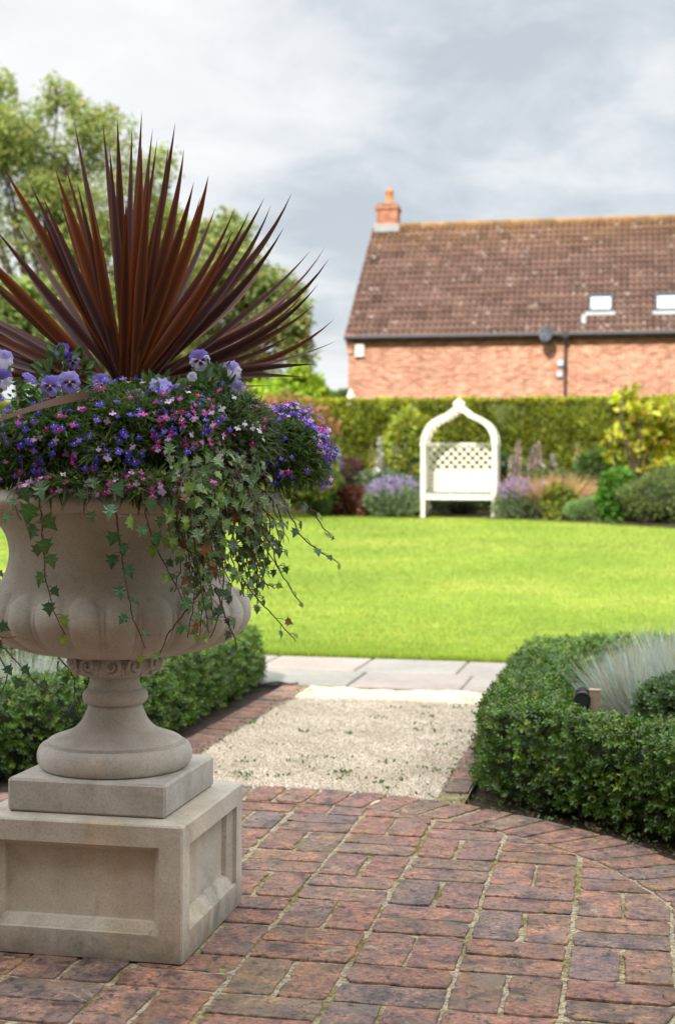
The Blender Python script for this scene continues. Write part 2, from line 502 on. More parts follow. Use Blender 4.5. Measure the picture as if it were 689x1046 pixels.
def grid_sheet(mb, x0, x1, y0, y1, nx, ny, zf, col=None):
    xs = np.linspace(x0, x1, nx); ys = np.linspace(y0, y1, ny)
    X, Y = np.meshgrid(xs, ys); V = np.stack([X, Y, zf(X, Y)], -1).reshape(-1, 3)
    i = np.arange(ny - 1)[:, None] * nx; j = np.arange(nx - 1)[None]
    F = np.stack([i + j, i + j + 1, i + nx + j + 1, i + nx + j], -1).reshape(-1, 4)
    return mb.add(V, F, col)


mb = MB(); xs = np.array([-600, -40, 40, 600.]); ys = np.array([-300, -6, 8.7, 12, 16, 20, 24, 29.5, 34, 60, 900.])
X, Y = np.meshgrid(xs, ys); V = np.stack([X, Y, gz(Y) - .05], -1).reshape(-1, 3)
i = np.arange(len(ys) - 1)[:, None] * 4; j = np.arange(3)[None]
mb.add(V, np.stack([i + j, i + j + 1, i + 4 + j + 1, i + 4 + j], -1).reshape(-1, 4))
prop(mb.build('ground', EARTH), kind='structure')
mb = MB(); grid_sheet(mb, -7, 7, -.6, 7.53, 60, 60, lambda x, y: -.03 + .006 * np.sin(x * 7.1 + y * 3) * np.sin(y * 5.3 - x))
prop(mb.build('bed_soil', SOIL, smooth=True), kind='structure')


def clip_poly(poly, clip):
    out = [np.array(p, float) for p in poly]
    for k in range(len(clip)):
        a, b = clip[k], clip[(k + 1) % len(clip)]
        e = b - a; inp, out = out, []
        if not inp: return []
        for q in range(len(inp)):
            p1, p2 = inp[q - 1], inp[q]
            s1 = e[0] * (p1[1] - a[1]) - e[1] * (p1[0] - a[0]); s2 = e[0] * (p2[1] - a[1]) - e[1] * (p2[0] - a[0])
            if s1 * s2 < 0: out.append(p1 + (p2 - p1) * s1 / (s1 - s2))
            if s2 >= 0: out.append(p2)
    return out


def shrink(poly, d):
    P = np.array(poly); n = len(P); out = []
    for k in range(n):
        e1 = P[k] - P[k - 1]; e2 = P[(k + 1) % n] - P[k]
        l1, l2 = np.linalg.norm(e1), np.linalg.norm(e2)
        if l1 < 1e-5 or l2 < 1e-5: continue
        n1 = np.array([-e1[1], e1[0]]) / l1; n2 = np.array([-e2[1], e2[0]]) / l2
        m = n1 + n2; mm = m @ n1
        out.append(P[k] + m * (d / max(mm, .35)))
    return np.array(out)


def area(P):
    P = np.array(P); x, y = P[:, 0], P[:, 1]
    return .5 * np.sum(x * np.roll(y, -1) - np.roll(x, -1) * y)


BRICKCOL = [(.165, .078, .058), (.19, .084, .058), (.155, .072, .058), (.2, .096, .064), (.17, .086, .072), (.115, .078, .074), (.165, .07, .052), (.185, .1, .078), (.15, .082, .07), (.18, .076, .052), (.14, .088, .06)]


def paver(mb, poly, joint=.0056, z=0., tone=1.):
    if len(poly) < 3 or area(poly) < 8e-4: return
    P = shrink(poly, joint + U(-.0015, .002))
    if len(P) < 3 or area(P) < 5e-4: return
    # break the edges up so they are not ruler straight
    Q = []
    for k in range(len(P)):
        a, b = P[k], P[(k + 1) % len(P)]; L = np.linalg.norm(b - a); m = max(1, int(L / .022))
        for t in range(m):
            q = a + (b - a) * (t / m)
            if t == 0: q = q + (P.mean(0) - q) * (U(.01, .035) if U() < .8 else U(.05, .12))
            Q.append(q + rng.normal(0, .0013 if U() < .9 else .0035, 2))
    Q = np.array(Q); n = len(Q); c = Q.mean(0)
    tilt = rng.normal(0, .0035, 2); dz = rng.normal(0, .0009) + z
    def zz(q, h): return dz + h + (q - c) @ tilt
    dn = lambda q, d: q + (c - q) / np.maximum(np.linalg.norm(c - q, axis=1, keepdims=True), 1e-6) * d
    rings = [(Q, -.03), (Q, -.0045), (dn(Q, .0012), -.0012), (dn(Q, .0042), 0.)]
    V = []
    for (q, h) in rings:
        V.append(np.concatenate([q, zz(q, h + (rng.normal(0, .0005, n) if h > -.02 else 0))[:, None]], 1))
    V.append(np.array([[c[0], c[1], dz + .0008]]))
    V = np.concatenate(V); F = []
    j = np.arange(n); j2 = (j + 1) % n
    F = np.concatenate([np.stack([j + r * n, j2 + r * n, j2 + (r + 1) * n, j + (r + 1) * n], -1) for r in range(3)])
    T = np.stack([j + 3 * n, j2 + 3 * n, np.full(n, 4 * n)], -1)
    col = np.array(BRICKCOL[rng.integers(len(BRICKCOL))]) * [1.22, 1.32, 1.34] * .74 * U(.84, 1.16) + np.array((.088, .057, .045)) * (1 + rng.normal(0, .04, 3)) * tone
    mb.add(V, [F, T], col, 0)


mb = MB()
MOD = .2375
circ = np.array([[CX + R_IN * math.cos(a), CY + R_IN * math.sin(a)] for a in np.linspace(0, 2 * np.pi, 96, endpoint=False)])
for k in range(-9, 9):
    for j in range(-7, 9):
        x0, y0 = -.597 + MOD * k + rng.normal(0, .0015), 3.097 + MOD * j + rng.normal(0, .0015)
        for h in (0, 1):
            g = .5 + rng.normal(0, .008)
            if (k + j) % 2 == 0: r_ = [(x0 + MOD * (g if h else 0), y0), (x0 + MOD * (1 if h else g), y0), (x0 + MOD * (1 if h else g), y0 + MOD), (x0 + MOD * (g if h else 0), y0 + MOD)]
            else: r_ = [(x0, y0 + MOD * (g if h else 0)), (x0 + MOD, y0 + MOD * (g if h else 0)), (x0 + MOD, y0 + MOD * (1 if h else g)), (x0, y0 + MOD * (1 if h else g))]
            p = clip_poly(r_, circ)
            if len(p) >= 3: paver(mb, p)
nb = 80
for k in range(nb):
    a0, a1 = 2 * np.pi * (k + rng.normal(0, .03)) / nb, 2 * np.pi * (k + 1) / nb
    pr = R_OUT + U(-.012, .012)
    paver(mb, [(CX + r * math.cos(a), CY + r * math.sin(a)) for r, a in ((R_IN, a0), (pr, a0), (pr, a1), (R_IN, a1))], .0062)
th = np.linspace(0, 2 * np.pi, 120, endpoint=False); rr = np.linspace(0, R_OUT - .02, 40)
Vm = np.stack([CX + rr[:, None] * np.cos(th), CY + rr[:, None] * np.sin(th), -.0048 + .001 * np.sin(rr[:, None] * 31 + 3 * th) * np.cos(th * 17 + rr[:, None] * 9)], -1).reshape(-1, 3)
i = np.arange(39)[:, None] * 120; j = np.arange(120)[None]; j2 = (j + 1) % 120
mb.add(Vm, np.stack([i + j, i + 120 + j, i + 120 + j2, i + j2], -1).reshape(-1, 4), None, 1)
prop(mb.build('brick_patio', [PAVER, MORTAR]), kind='structure')

# gravel path with loose stones
GX0, GX1, GY0, GY1 = -1.68, -.64, 4.6, 7.53
mb = MB(); grid_sheet(mb, GX0, GX1, GY0, GY1, 60, 150, lambda x, y: -.008 + .004 * np.sin(x * 9 + 1.3 * y) * np.sin(y * 6.1) + .003 * np.sin(x * 31 + y * 23))
g = mb.build('gravel_path', GRAVEL, smooth=True); prop(g, kind='structure')
OCT_T = np.array([[1, 0, 0], [-1, 0, 0], [0, 1, 0], [0, -1, 0], [0, 0, 1], [0, 0, -1]]) * .5
OCT_F = [np.array([[0, 2, 4], [2, 1, 4], [1, 3, 4], [3, 0, 4], [2, 0, 5], [1, 2, 5], [3, 1, 5], [0, 3, 5]])]
n = 42000
P = np.stack([U(GX0 - .02, GX1 + .02, n), GY1 - (GY1 - 4.78) * U(0, 1, n) ** .8 + .0, np.zeros(n)], -1)
rad = np.hypot(P[:, 0] - CX, P[:, 1] - CY); P = P[(rad > R_OUT - .02) | (U(0, 1, n) < .1)]; n = len(P)
rad = np.hypot(P[:, 0] - CX, P[:, 1] - CY); P = P[rad > R_OUT - .22]; n = len(P)
P[:, 2] = -.006 + .004 * np.sin(P[:, 0] * 9 + 1.3 * P[:, 1]) * np.sin(P[:, 1] * 6.1) + U(0, .004, n)
rad = np.hypot(P[:, 0] - CX, P[:, 1] - CY); P[rad < R_OUT, 2] = .003
pal = np.array([(.6, .51, .4), (.52, .43, .32), (.66, .59, .49), (.47, .38, .28), (.57, .49, .38), (.38, .3, .22)])
mb = MB(); mb.inst(OCT_T * [1, .8, .6], OCT_F, P, rdir(n), rdir(n), U(.003, .0072, n), pal[rng.integers(0, 6, n)] * U(.8, 1.15, (n, 1)))
prop(mb.build('loose_gravel', PEB), kind='stuff')
# brick edgings of the path
for (xa, xb, wide) in ((-1.835, GX0, True), (GX1, -.535, False)):
    mb = MB(); y = 4.72 if wide else 4.74
    while y < 7.5:
        l = (.112 if wide else .222) + U(-.006, .006)
        q = [(xa + U(-.005, .005), y), (xb, y), (xb, y + l), (xa, y + l)]
        sh_ = .6 if wide else .85
        if min(math.hypot(a - CX, b - CY) for a, b in q) > R_OUT - .01: paver(mb, q, .005, -.002, sh_)
        y += l
    grid_sheet(mb, xa, xb, 4.75, 7.52, 3, 8, lambda x, y: -.009 + 0 * x, None); mb.m[-1][:] = 1
    prop(mb.build('brick_edging', [PAVER, MORTAR]), kind='structure')
# flagstones
mb = MB(); x = -9.
for (ya, yb) in ((7.54, 8.16), (8.17, 8.80)):
    x = -9 + (0 if ya < 8 else .37)
    while x < 9:
        w = random.choice((.6, .75, .9, .62)); c = np.array((.235, .21, .19)) * U(.85, 1.12) * (1 + rng.normal(0, .03, 3))
        mb.box((x + w / 2, (ya + yb) / 2, -.026 + U(-.002, .002)), (w - .012, yb - ya - .008, .06), U(-.003, .003), c, 0, .006); x += w
grid_sheet(mb, -9, 9, 7.535, 8.81, 3, 3, lambda x, y: -.007 + 0 * x, (.2, .18, .14))
prop(mb.build('stone_paving', FLAG), kind='structure')
# lawn
mb = MB(); grid_sheet(mb, -22, 22, LAWN0, 30.5, 60, 90, lambda x, y: gz(y) + .004 + .012 * np.sin(x * 1.3 + y * .7) * np.sin(y * .9) * np.clip((y - 9.2) / 2, 0, 1))
prop(mb.build('lawn', LAWN, smooth=True), kind='structure')
n = 190000
yy = LAWN0 + (28.5 - LAWN0) * U(0, 1, n) ** 2.1; t = U(-.36, .36, n)
dirc = np.array([-math.sin(YAW), math.cos(YAW)])
xx = yy * (-math.tan(YAW)) + t * yy * 1.05
P = np.stack([xx, yy, gz(yy) + .012 * np.sin(xx * 1.3 + yy * .7) * np.sin(yy * .9) * np.clip((yy - 9.2) / 2, 0, 1)], -1)
up = rdir(n, .55) * [1, 1, 1.3]
sc_ = yy / 9
L = U(.022, .045, n) * np.where(yy < LAWN0 + .1, 1.5, 1) * (.8 + .2 * sc_)
w = .0042 * sc_ / L
T = np.array([[0, -.5, 0], [0, .5, 0], [1, 0, 0]])
X_ = norm(up); Yd = norm(np.cross(X_, rdir(n)))
Vb = np.stack([P - Yd * (.5 * .0042 * sc_)[:, None], P + Yd * (.5 * .0042 * sc_)[:, None], P + X_ * L[:, None]], 1).reshape(-1, 3)
gc = cvar((.2, .28, .036), n, .2, .08)
pt = noise3(P, .9, 5)[:, None] * .16; gc = gc * (1 + pt) * np.where(U(0, 1, (n, 1)) < .06, [[1.5, 1.15, 1.6]], [[1, 1, 1]])
mb = MB(); mb.add(Vb, np.arange(3 * n).reshape(-1, 3), np.repeat(gc, 3, 0))
prop(mb.build('grass', LEAFS), kind='stuff')

# border bed at the far side of the lawn
edge = [(-24, 28.6), (-9, 28.25), (-5.7, 27.62), (-3.9, 27.3), (-2.5, 26.8), (-.7, 25.3), (.8, 24.05), (3, 22.2), (8, 19.5)]
ex = np.array([p[0] for p in edge]); ey = np.array([p[1] for p in edge])
mb = MB(); xs = np.linspace(-22, 8, 70); V = []
for x in xs:
    y0 = np.interp(x, ex, ey)
    for y in np.linspace(y0, 30.6, 6): V.append((x, y, gz(y) + .03))
V = np.array(V); i = np.arange(69)[:, None] * 6; j = np.arange(5)[None]
mb.add(V, np.stack([i + j, i + 6 + j, i + 6 + j + 1, i + j + 1], -1).reshape(-1, 4))
prop(mb.build('flower_bed', SOIL, smooth=True), kind='structure')

# ------------------------------------------------------------------ plinth and urn
UX, UY = -1.207, 3.249
PL, PH, SL, SH = .2505, .3076, .1915, .0773


def rect_ring(mb, a0, a1, fx):
    """four quads between two rectangles lying in a face frame"""
    V = np.array([fx(*p) for p in a0] + [fx(*p) for p in a1]); F = [[k, (k + 1) % 4, 4 + (k + 1) % 4, 4 + k] for k in range(4)]
    mb.add(V, np.array(F))


pl = thing('stone_plinth', 'square cast stone plinth block with recessed panels on the brick patio under the urn', 'plinth', (UX, UY, 0))
mb = MB(); be = .004
mb2 = []
for k in range(4):
    a = k * math.pi / 2; ca, sa = math.cos(a), math.sin(a)
    def fx(u, v, d, ca=ca, sa=sa):     # u along the face, v up, d depth into the block
        x, y = u, -PL + d
        return (UX + x * ca - y * sa, UY + x * sa + y * ca, v)
    R_ = lambda u, v0, v1, d: [(-u, v0, d), (u, v0, d), (u, v1, d), (-u, v1, d)]
    o = R_(PL - be, .002, PH - be, 0); p1 = R_(.196, .062, PH - .050, 0)
    rect_ring(mb, o, p1, fx)
    mp = MB(); mp.n = 0
    q1 = R_(.1955, .0625, PH - .0505, .010); q2 = R_(.179, .084, PH - .064, .0225); q3 = R_(.1775, .0855, PH - .0655, .034); q4 = R_(.170, .093, PH - .073, .0345)
    for r0, r1 in ((p1, q1), (q1, q2), (q2, q3), (q3, q4)): rect_ring(mp, r0, r1, fx)
    mp.add(np.array([fx(*p) for p in q4]), np.array([[0, 1, 2, 3]]))
    mb2.append(mp)
    # chamfered corner between this face and the next
    mb.add(np.array([fx(PL - be, .002, 0), fx(PL, .002, be), fx(PL, PH - be, be), fx(PL - be, PH - be, 0)]), np.array([[0, 1, 2, 3]]))
    mb.add(np.array([fx(-PL + be, PH - be, 0), fx(PL - be, PH - be, 0), fx(PL - be, PH, be), fx(-PL + be, PH, be)]), np.array([[0, 1, 2, 3]]))
    mb.add(np.array([fx(PL - be, PH - be, 0), fx(PL, PH - be, be), fx(PL - be, PH, be)]), np.array([[0, 1, 2]]))
q = PL - be
mb.add(np.array([(UX - q, UY - q, PH), (UX + q, UY - q, PH), (UX + q, UY + q, PH), (UX - q, UY + q, PH)]), np.array([[0, 1, 2, 3]]))
off = np.array([UX, UY, 0])
mb.build('block', STONE_Y, pl, off)
for mp in mb2: mp.build('recessed_panel', STONE_Y, pl, off)

ur = thing('stone_urn', 'large cast stone garden urn with fluted bowl standing on the plinth, full of flowers', 'urn', (UX, UY, PH))
off = np.array([UX, UY, PH]); c0 = (UX, UY, 0)
mb = MB(); mb.box((UX, UY, PH + SH / 2 + .001), (2 * SL, 2 * SL, SH), 0, None, 0, .006); mb.build('foot_slab', STONE, ur, off)
z0 = PH + SH + .001


def smooth_prof(pts, n=90):
    p = np.array(pts, float); d = np.concatenate([[0], np.cumsum(np.linalg.norm(np.diff(p, axis=0), axis=1))])
    t = np.linspace(0, d[-1], n)
    # Catmull-Rom through the points
    out = []
    for s_ in t:
        k = min(max(np.searchsorted(d, s_) - 1, 0), len(p) - 2)
        u = (s_ - d[k]) / (d[k + 1] - d[k])
        a = p[max(k - 1, 0)]; b = p[k]; c = p[k + 1]; e = p[min(k + 2, len(p) - 1)]
        out.append(.5 * (2 * b + (c - a) * u + (2 * a - 5 * b + 4 * c - e) * u * u + (3 * b - a - 3 * c + e) * u ** 3))
    return np.array(out)


mb = MB()
tor = [(.165 + .0205 * math.cos(a), z0 + .030 + .030 * math.sin(a)) for a in np.linspace(-math.pi / 2, math.pi / 2 * .8, 14)]
prof = [(.02, z0)] + tor + [(.1605, z0 + .0575), (.1605, z0 + .0655)] + list(map(tuple, smooth_prof([(.157, z0 + .0685), (.148, z0 + .073), (.125, z0 + .081), (.100, z0 + .092), (.080, z0 + .112), (.067, z0 + .140), (.062, z0 + .150)], 30)))
prof += [(.066, .5355)] + [(.060 + .0185 * math.cos(a), .556 + .0195 * math.sin(a)) for a in np.linspace(-1.35, 1.35, 14)] + [(.0625, .577), (.0595, .583), (.058, .597), (.060, .612), (.075, .618), (.02, .619)]
mb.lathe(prof, c0, 96); mb.build('foot', STONE, ur, off, smooth=True, sharp=32)
# collar of scrolls under the bowl
NS = 12
mb = MB(); pr = [(.05, .606), (.062, .607)] + [(.074 + .031 * math.cos(a), .637 + .030 * math.sin(a)) for a in np.linspace(-1.4, 1.45, 26)] + [(.05, .667)]


def scroll_mod(Rr, Z, th):
    u = ((th * NS / (2 * np.pi)) % 1) * 2 - 1
    b = np.sqrt(np.clip(1 - u ** 2, 0, 1)); m = np.clip((Rr - .07) / .025, 0, 1)
    return Rr + m * (.013 * b - .009)[None], Z


mb.lathe(pr, c0, NS * 30, scroll_mod)
for k in range(NS):
    a = (k + .5) * 2 * math.pi / NS; e_ = np.array([math.cos(a), math.sin(a), 0]); ct = np.array([UX, UY, .639]) + e_ * .1135
    t_ = np.array([-math.sin(a), math.cos(a), 0]); s_ = 1 if k % 2 else -1
    bb = np.linspace(-1.9, 7.2, 40); r_ = np.linspace(.0215, .005, 40)
    pts = [ct + t_ * s_ * r * math.cos(b) + np.array([0, 0, 1]) * r * math.sin(b) - e_ * (.2 * r * abs(math.cos(b)) + .45 * r * max(0, abs(math.sin(b)) - .2)) for b, r in zip(bb, r_)]
    mb.tube(pts, np.linspace(.005, .0038, 40), 8)
    g_ = np.array([UX, UY, 0]) + np.array([math.cos(a + math.pi / NS), math.sin(a + math.pi / NS), 0]) * .097
    mb.tube([g_ + [0, 0, .612], g_ + [0, 0, .63], g_ + [0, 0, .655]], [.002, .007, .0025], 7)
mb.build('scroll_collar', STONE, ur, off, smooth=True)
# bowl: gadrooned belly, cavetto neck
belly = smooth_prof([(.085, .655), (.115, .656), (.155, .661), (.205, .672), (.255, .690), (.290, .713), (.309, .738), (.315, .760), (.311, .782), (.300, .800), (.288, .813), (.277, .825)], 70)
neck = smooth_prof([(.277, .825), (.263, .850), (.254, .880), (.252, .910), (.259, .942), (.275, .968), (.300, .988), (.330, .999)], 36)
prof = np.concatenate([belly, neck[1:]])
NL = 24


def gad(Rr, Z, th):
    u = ((th * NL / (2 * np.pi)) % 1) * 2 - 1
    d = np.sqrt(np.clip(1 - (u / .86) ** 2, 0, 1))
    ztop = .775 + .042 * d
    top = np.clip((ztop[None] - Z) / .016, 0, 1); top = np.sqrt(top * (2 - top))
    bot = np.clip((Rr - .09) / .12, 0, 1)
    bul = np.where(np.abs(u) < .86, d, 0)
    fil = np.where(np.abs(u) >= .86, .35, 0)
    amp = .018 * bot
    return Rr + amp * ((bul + fil)[None] * top - .25 * np.where(Z < .83, 1, 0) * top) * np.clip((.835 - Z) / .02, 0, 1), Z


mb = MB(); mb.lathe(prof, c0, 24 * 26, gad); mb.build('bowl', STONE, ur, off, smooth=True)
# rim with egg moulding
mb = MB()
rp = [(.325, .9985), (.335, 1.0005), (.342, 1.004)] + [(.345 + .058 * math.sin(a), 1.028 - .026 * math.cos(a)) for a in np.linspace(.15, 2.0, 22)] + [(.398, 1.047), (.385, 1.052), (.345, 1.052), (.335, 1.047), (.33, 1.0)]


def egg(Rr, Z, th):
    u = ((th * 36 / (2 * np.pi)) % 1) * 2 - 1
    b = np.sqrt(np.clip(1 - (u / .8) ** 2, 0, 1)) * .012 - .004
    m = np.clip((Rr - .35) / .03, 0, 1) * np.clip((1.044 - Z) / .006, 0, 1)
    return Rr + m * b[None], Z


mb.lathe(rp, c0, 36 * 16, egg, cap=False); mb.build('rim', STONE, ur, off, smooth=True, sharp=40)
mb = MB(); n = 40; th = np.linspace(0, 2 * np.pi, n, endpoint=False); rr = np.linspace(.0, .335, 10)
V = np.stack([UX + rr[:, None] * np.cos(th), UY + rr[:, None] * np.sin(th), 1.03 + .05 * (1 - (rr[:, None] / .335) ** 2) + 0 * th], -1).reshape(-1, 3)
i = np.arange(9)[:, None] * n; j = np.arange(n)[None]; j2 = (j + 1) % n
mb.add(V, np.stack([i + j, i + n + j, i + n + j2, i + j2], -1).reshape(-1, 4))
prop(mb.build('potting_soil', SOIL, smooth=True), kind='stuff')

# ------------------------------------------------------------------ cordyline
D0 = 3.38
cbase = at(131, 400, D0); cbase[2] -= .01
tips = [(4, 171), (57, 174), (76, 125), (105, 125), (120, 120), (135, 128), (145, 113), (156, 131), (161, 141), (179, 125), (188, 152), (153, 168), (145, 150), (198, 186), (213, 179), (220, 212), (237, 237), (270, 202), (277, 209), (298, 197), (317, 256), (332, 252), (336, 264), (272, 262), (341, 326), (344, 348), (279, 394), (269, 333), (43, 199), (18, 227), (43, 222), (79, 186), (91, 199), (130, 211), (129, 205),
        (-6, 232), (-40, 236), (-92, 282), (-112, 332), (-80, 300), (172, 150), (112, 150), (168, 190), (205, 200), (66, 165), (250, 230), (182, 205), (30, 185), (240, 212), (262, 240), (305, 285), (-30, 312), (310, 300), (290, 232), (20, 205), (60, 200), (325, 290), (-75, 350), (255, 215), (-40, 258), (-100, 308), (-60, 318), (-30, 270), (-95, 355), (300, 340), (320, 312), (322, 372), (310, 385), (-60, 372), (-20, 352), (10, 330)]
fr = {(57, 174): .1, (91, 199): .14, (153, 168): .12, (130, 211): .2, (129, 205): .19, (198, 186): .14, (4, 171): .1, (145, 150): .1, (237, 237): .16, (213, 179): .1, (-40, 236): .15}
VIEW = RCAM.T @ np.array([0, 1, 0])
mb = MB()
tl = []
for (px, py) in tips:
    ln = math.hypot(px - 131, py - 400) / 424
    dd = -fr[(px, py)] if (px, py) in fr else U(-.12, .22)
    dd *= min(1, ln / .5)
    tl.append((at(px, py, D0 + dd), (px, py) in fr))
for _ in range(8):      # leaves leaning away from the viewer
    a = U(0, 2 * np.pi); e = U(.35, 1.3)
    d = np.array([math.cos(a) * math.cos(e), math.sin(a) * math.cos(e), math.sin(e)])
    if d @ VIEW < .1: continue
    tl.append((cbase + d * U(.4, .56), False))
for (tip, front) in tl:
    v = tip - cbase; L_ = np.linalg.norm(v); d = v / L_
    a0 = U(0, 2 * np.pi)
    b = cbase + np.array([math.cos(a0), math.sin(a0), 0]) * .012 + np.array([0, 0, U(-.02, .02)])
    K = 16; s_ = np.linspace(0, 1, K)
    hor = np.array([d[0], d[1], 0]); droop = np.linalg.norm(hor) * U(.03, .1) * L_ * (1 if d[2] < .3 else -.3)
    mid = b[None] + (tip - b)[None] * s_[:, None]
    if (tip - cbase) @ RCAM[0] > .1 and d[2] > .25:      # tips of the right hand leaves sweep up
        mid -= (np.array([0, 0, 1.]) - d * d[2])[None] * (L_ * U(.03, .085) * 6.75 * s_ ** 2 * (1 - s_))[:, None]
    else: mid[:, 2] += droop * 4 * s_ * (1 - s_) * .42
    W = (.0118 if L_ > .45 else .0102) * (1.38 if front else 1) * U(.85, 1.12)
    wd = W * np.interp(s_, [0, .08, .3, .5, .75, .9, 1], [.55, .5, .82, 1., .62, .26, .01])
    side = np.cross(d, -VIEW if not front else -VIEW + rng.normal(0, .2, 3)); side += rng.normal(0, .45 if not front else .15, 3); side -= d * (side @ d); side /= np.linalg.norm(side)
    nr = np.cross(side, d)
    if nr @ np.array([0, 0, 1]) < 0 and abs(d[2]) < .9: nr = -nr
    fold = .28 * wd
    V = np.stack([mid - side * wd[:, None] + nr * fold[:, None], mid - side * wd[:, None] * .5 + nr * fold[:, None] * .35, mid, mid + side * wd[:, None] * .5 + nr * fold[:, None] * .35, mid + side * wd[:, None] + nr * fold[:, None]], 1)
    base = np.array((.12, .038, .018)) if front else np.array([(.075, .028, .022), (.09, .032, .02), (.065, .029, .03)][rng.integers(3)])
    if np.linalg.norm(tip - at(272, 262, D0)) < .2 and abs((RCAM @ (tip - EYE))[0] / (RCAM @ (tip - EYE))[1] * FPX + 344.5 - 272) < 1: base = np.array((.3, .2, .19))  # one leaf coloured pale, standing in for the sheen on its underside
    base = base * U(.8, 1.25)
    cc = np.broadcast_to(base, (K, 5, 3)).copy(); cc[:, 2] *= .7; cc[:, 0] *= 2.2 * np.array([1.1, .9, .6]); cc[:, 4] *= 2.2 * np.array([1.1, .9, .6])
    i = np.arange(K - 1)[:, None] * 5; j = np.arange(4)[None]
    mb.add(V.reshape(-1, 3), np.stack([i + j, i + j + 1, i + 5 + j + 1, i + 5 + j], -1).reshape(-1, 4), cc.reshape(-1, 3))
# two tired leaves lying over the flowers
for pts in ([(112, 402, 3.2), (80, 405, 2.98), (40, 415, 2.87), (0, 428, 2.83), (-50, 445, 2.8)], [(150, 396, 3.4), (190, 398, 3.45), (240, 396, 3.5)]):
    P_ = smooth_prof([at(*p) for p in pts], 14); K = 14
    wd = .0115 * np.interp(np.linspace(0, 1, K), [0, .5, 1], [.3, 1, .05]); side = np.array([0, 0, 1.]) * .8 + VIEW * .5; side /= np.linalg.norm(side)
    V = np.stack([P_ - side * wd[:, None], P_, P_ + side * wd[:, None]], 1).reshape(-1, 3)
    i = np.arange(K - 1)[:, None] * 3; j = np.arange(2)[None]
    mb.add(V, np.stack([i + j, i + j + 1, i + 3 + j + 1, i + 3 + j], -1).reshape(-1, 4), (.12, .06, .035))
co = thing('cordyline', 'spiky dark red cordyline with sword leaves rising from the middle of the stone urn', 'plant', cbase)
mb.build('sword_leaves', CORD, co, cbase, smooth=True)
mb = MB(); mb.tube([(UX - .0, UY, 1.05), (cbase + [UX, UY, 0])[:3] * [.5, .5, 0] + [0, 0, .62 + cbase[2] * .45], cbase + [0, 0, .03]], [.03, .028, .022], 10); mb.build('stem', STEM, co, cbase)

# ------------------------------------------------------------------ urn flowers
def blades(mb, P, d, L_, w, col, bend=.25):
    """thin curved leaves"""
    n = len(P); d = norm(d); s_ = norm(np.cross(d, rdir(n))); L_ = np.broadcast_to(L_, (n,))[:, None]; w = np.broadcast_to(w, (n,))[:, None]
    g = np.array([0, 0, -1.])
    p1 = P + d * L_ * .5; p2 = P + d * L_ + g * L_ * bend * U(.2, 1, (n, 1))
    p1 = p1 + g * L_ * bend * .1
    V = np.stack([P - s_ * w * .4, P + s_ * w * .4, p1 + s_ * w * .5, p1 - s_ * w * .5, p2], 1).reshape(-1, 3)
    k = np.arange(n)[:, None] * 5
    mb.add(V, [k + np.array([[0, 1, 2, 3]]), k + np.array([[3, 2, 4]])], np.repeat(np.broadcast_to(col, (n, 3)), 5, 0))


# five-petalled lobelia blossom (x,y = face plane)
def petal(a, l, w, z=0):
    c, s_ = math.cos(a), math.sin(a)
    q = np.array([[.06, 0, 0], [l * .55, w, z + .02], [l, w * .55, z], [l, -w * .55, z], [l * .55, -w, z + .02]])
    return np.stack([q[:, 0] * c - q[:, 1] * s_, q[:, 0] * s_ + q[:, 1] * c, q[:, 2]], -1)


LOB_T = np.concatenate([petal(-math.pi / 2, .55, .2), petal(-math.pi / 2 + .95, .52, .18), petal(-math.pi / 2 - .95, .52, .18), petal(math.pi / 2 - .35, .34, .06, .05), petal(math.pi / 2 + .35, .34, .06, .05),
                        np.array([[.09, 0, .03], [0, .1, .03], [-.09, 0, .03], [0, -.1, .03]])])
LOB_F = [np.array([[5 * k, 5 * k + 4, 5 * k + 3, 5 * k + 2, 5 * k + 1] for k in range(5)]), np.array([[25, 26, 27, 28]])]


def blossoms(mb, P, nrm, size, cols, eye=(.75, .7, .8)):
    n = len(P); X_ = norm(np.cross(np.array([0, 0, 1.]) + rng.normal(0, .3, (n, 3)), nrm)); Y_ = np.cross(norm(nrm), X_)
    c = np.repeat(np.asarray(cols)[:, None], 29, 1).copy(); c[:, 25:] = eye
    mb.inst(LOB_T, LOB_F, P, X_, Y_, size, c)


def mound(c, r, n, low=-.35):
    """points on and just under a lumpy half ellipsoid, with outward normals"""
    d = rdir(n, low); k = (1 + .13 * noise3(d, 4.5, int(abs(c[0]) * 999) % 97)) * (1 - .22 * U(0, 1, n) ** 2.2)
    return c + d * r * k[:, None], norm(d / np.asarray(r))


BLUE = [(.09, .05, .62), (.07, .035, .5), (.13, .09, .7), (.2, .12, .62)]
MAG = [(.5, .03, .3), (.42, .02, .22), (.6, .08, .42)]
LIL = [(.62, .4, .68), (.55, .3, .6), (.7, .5, .72)]
VIO = [(.11, .045, .5), (.17, .06, .45), (.24, .07, .38)]


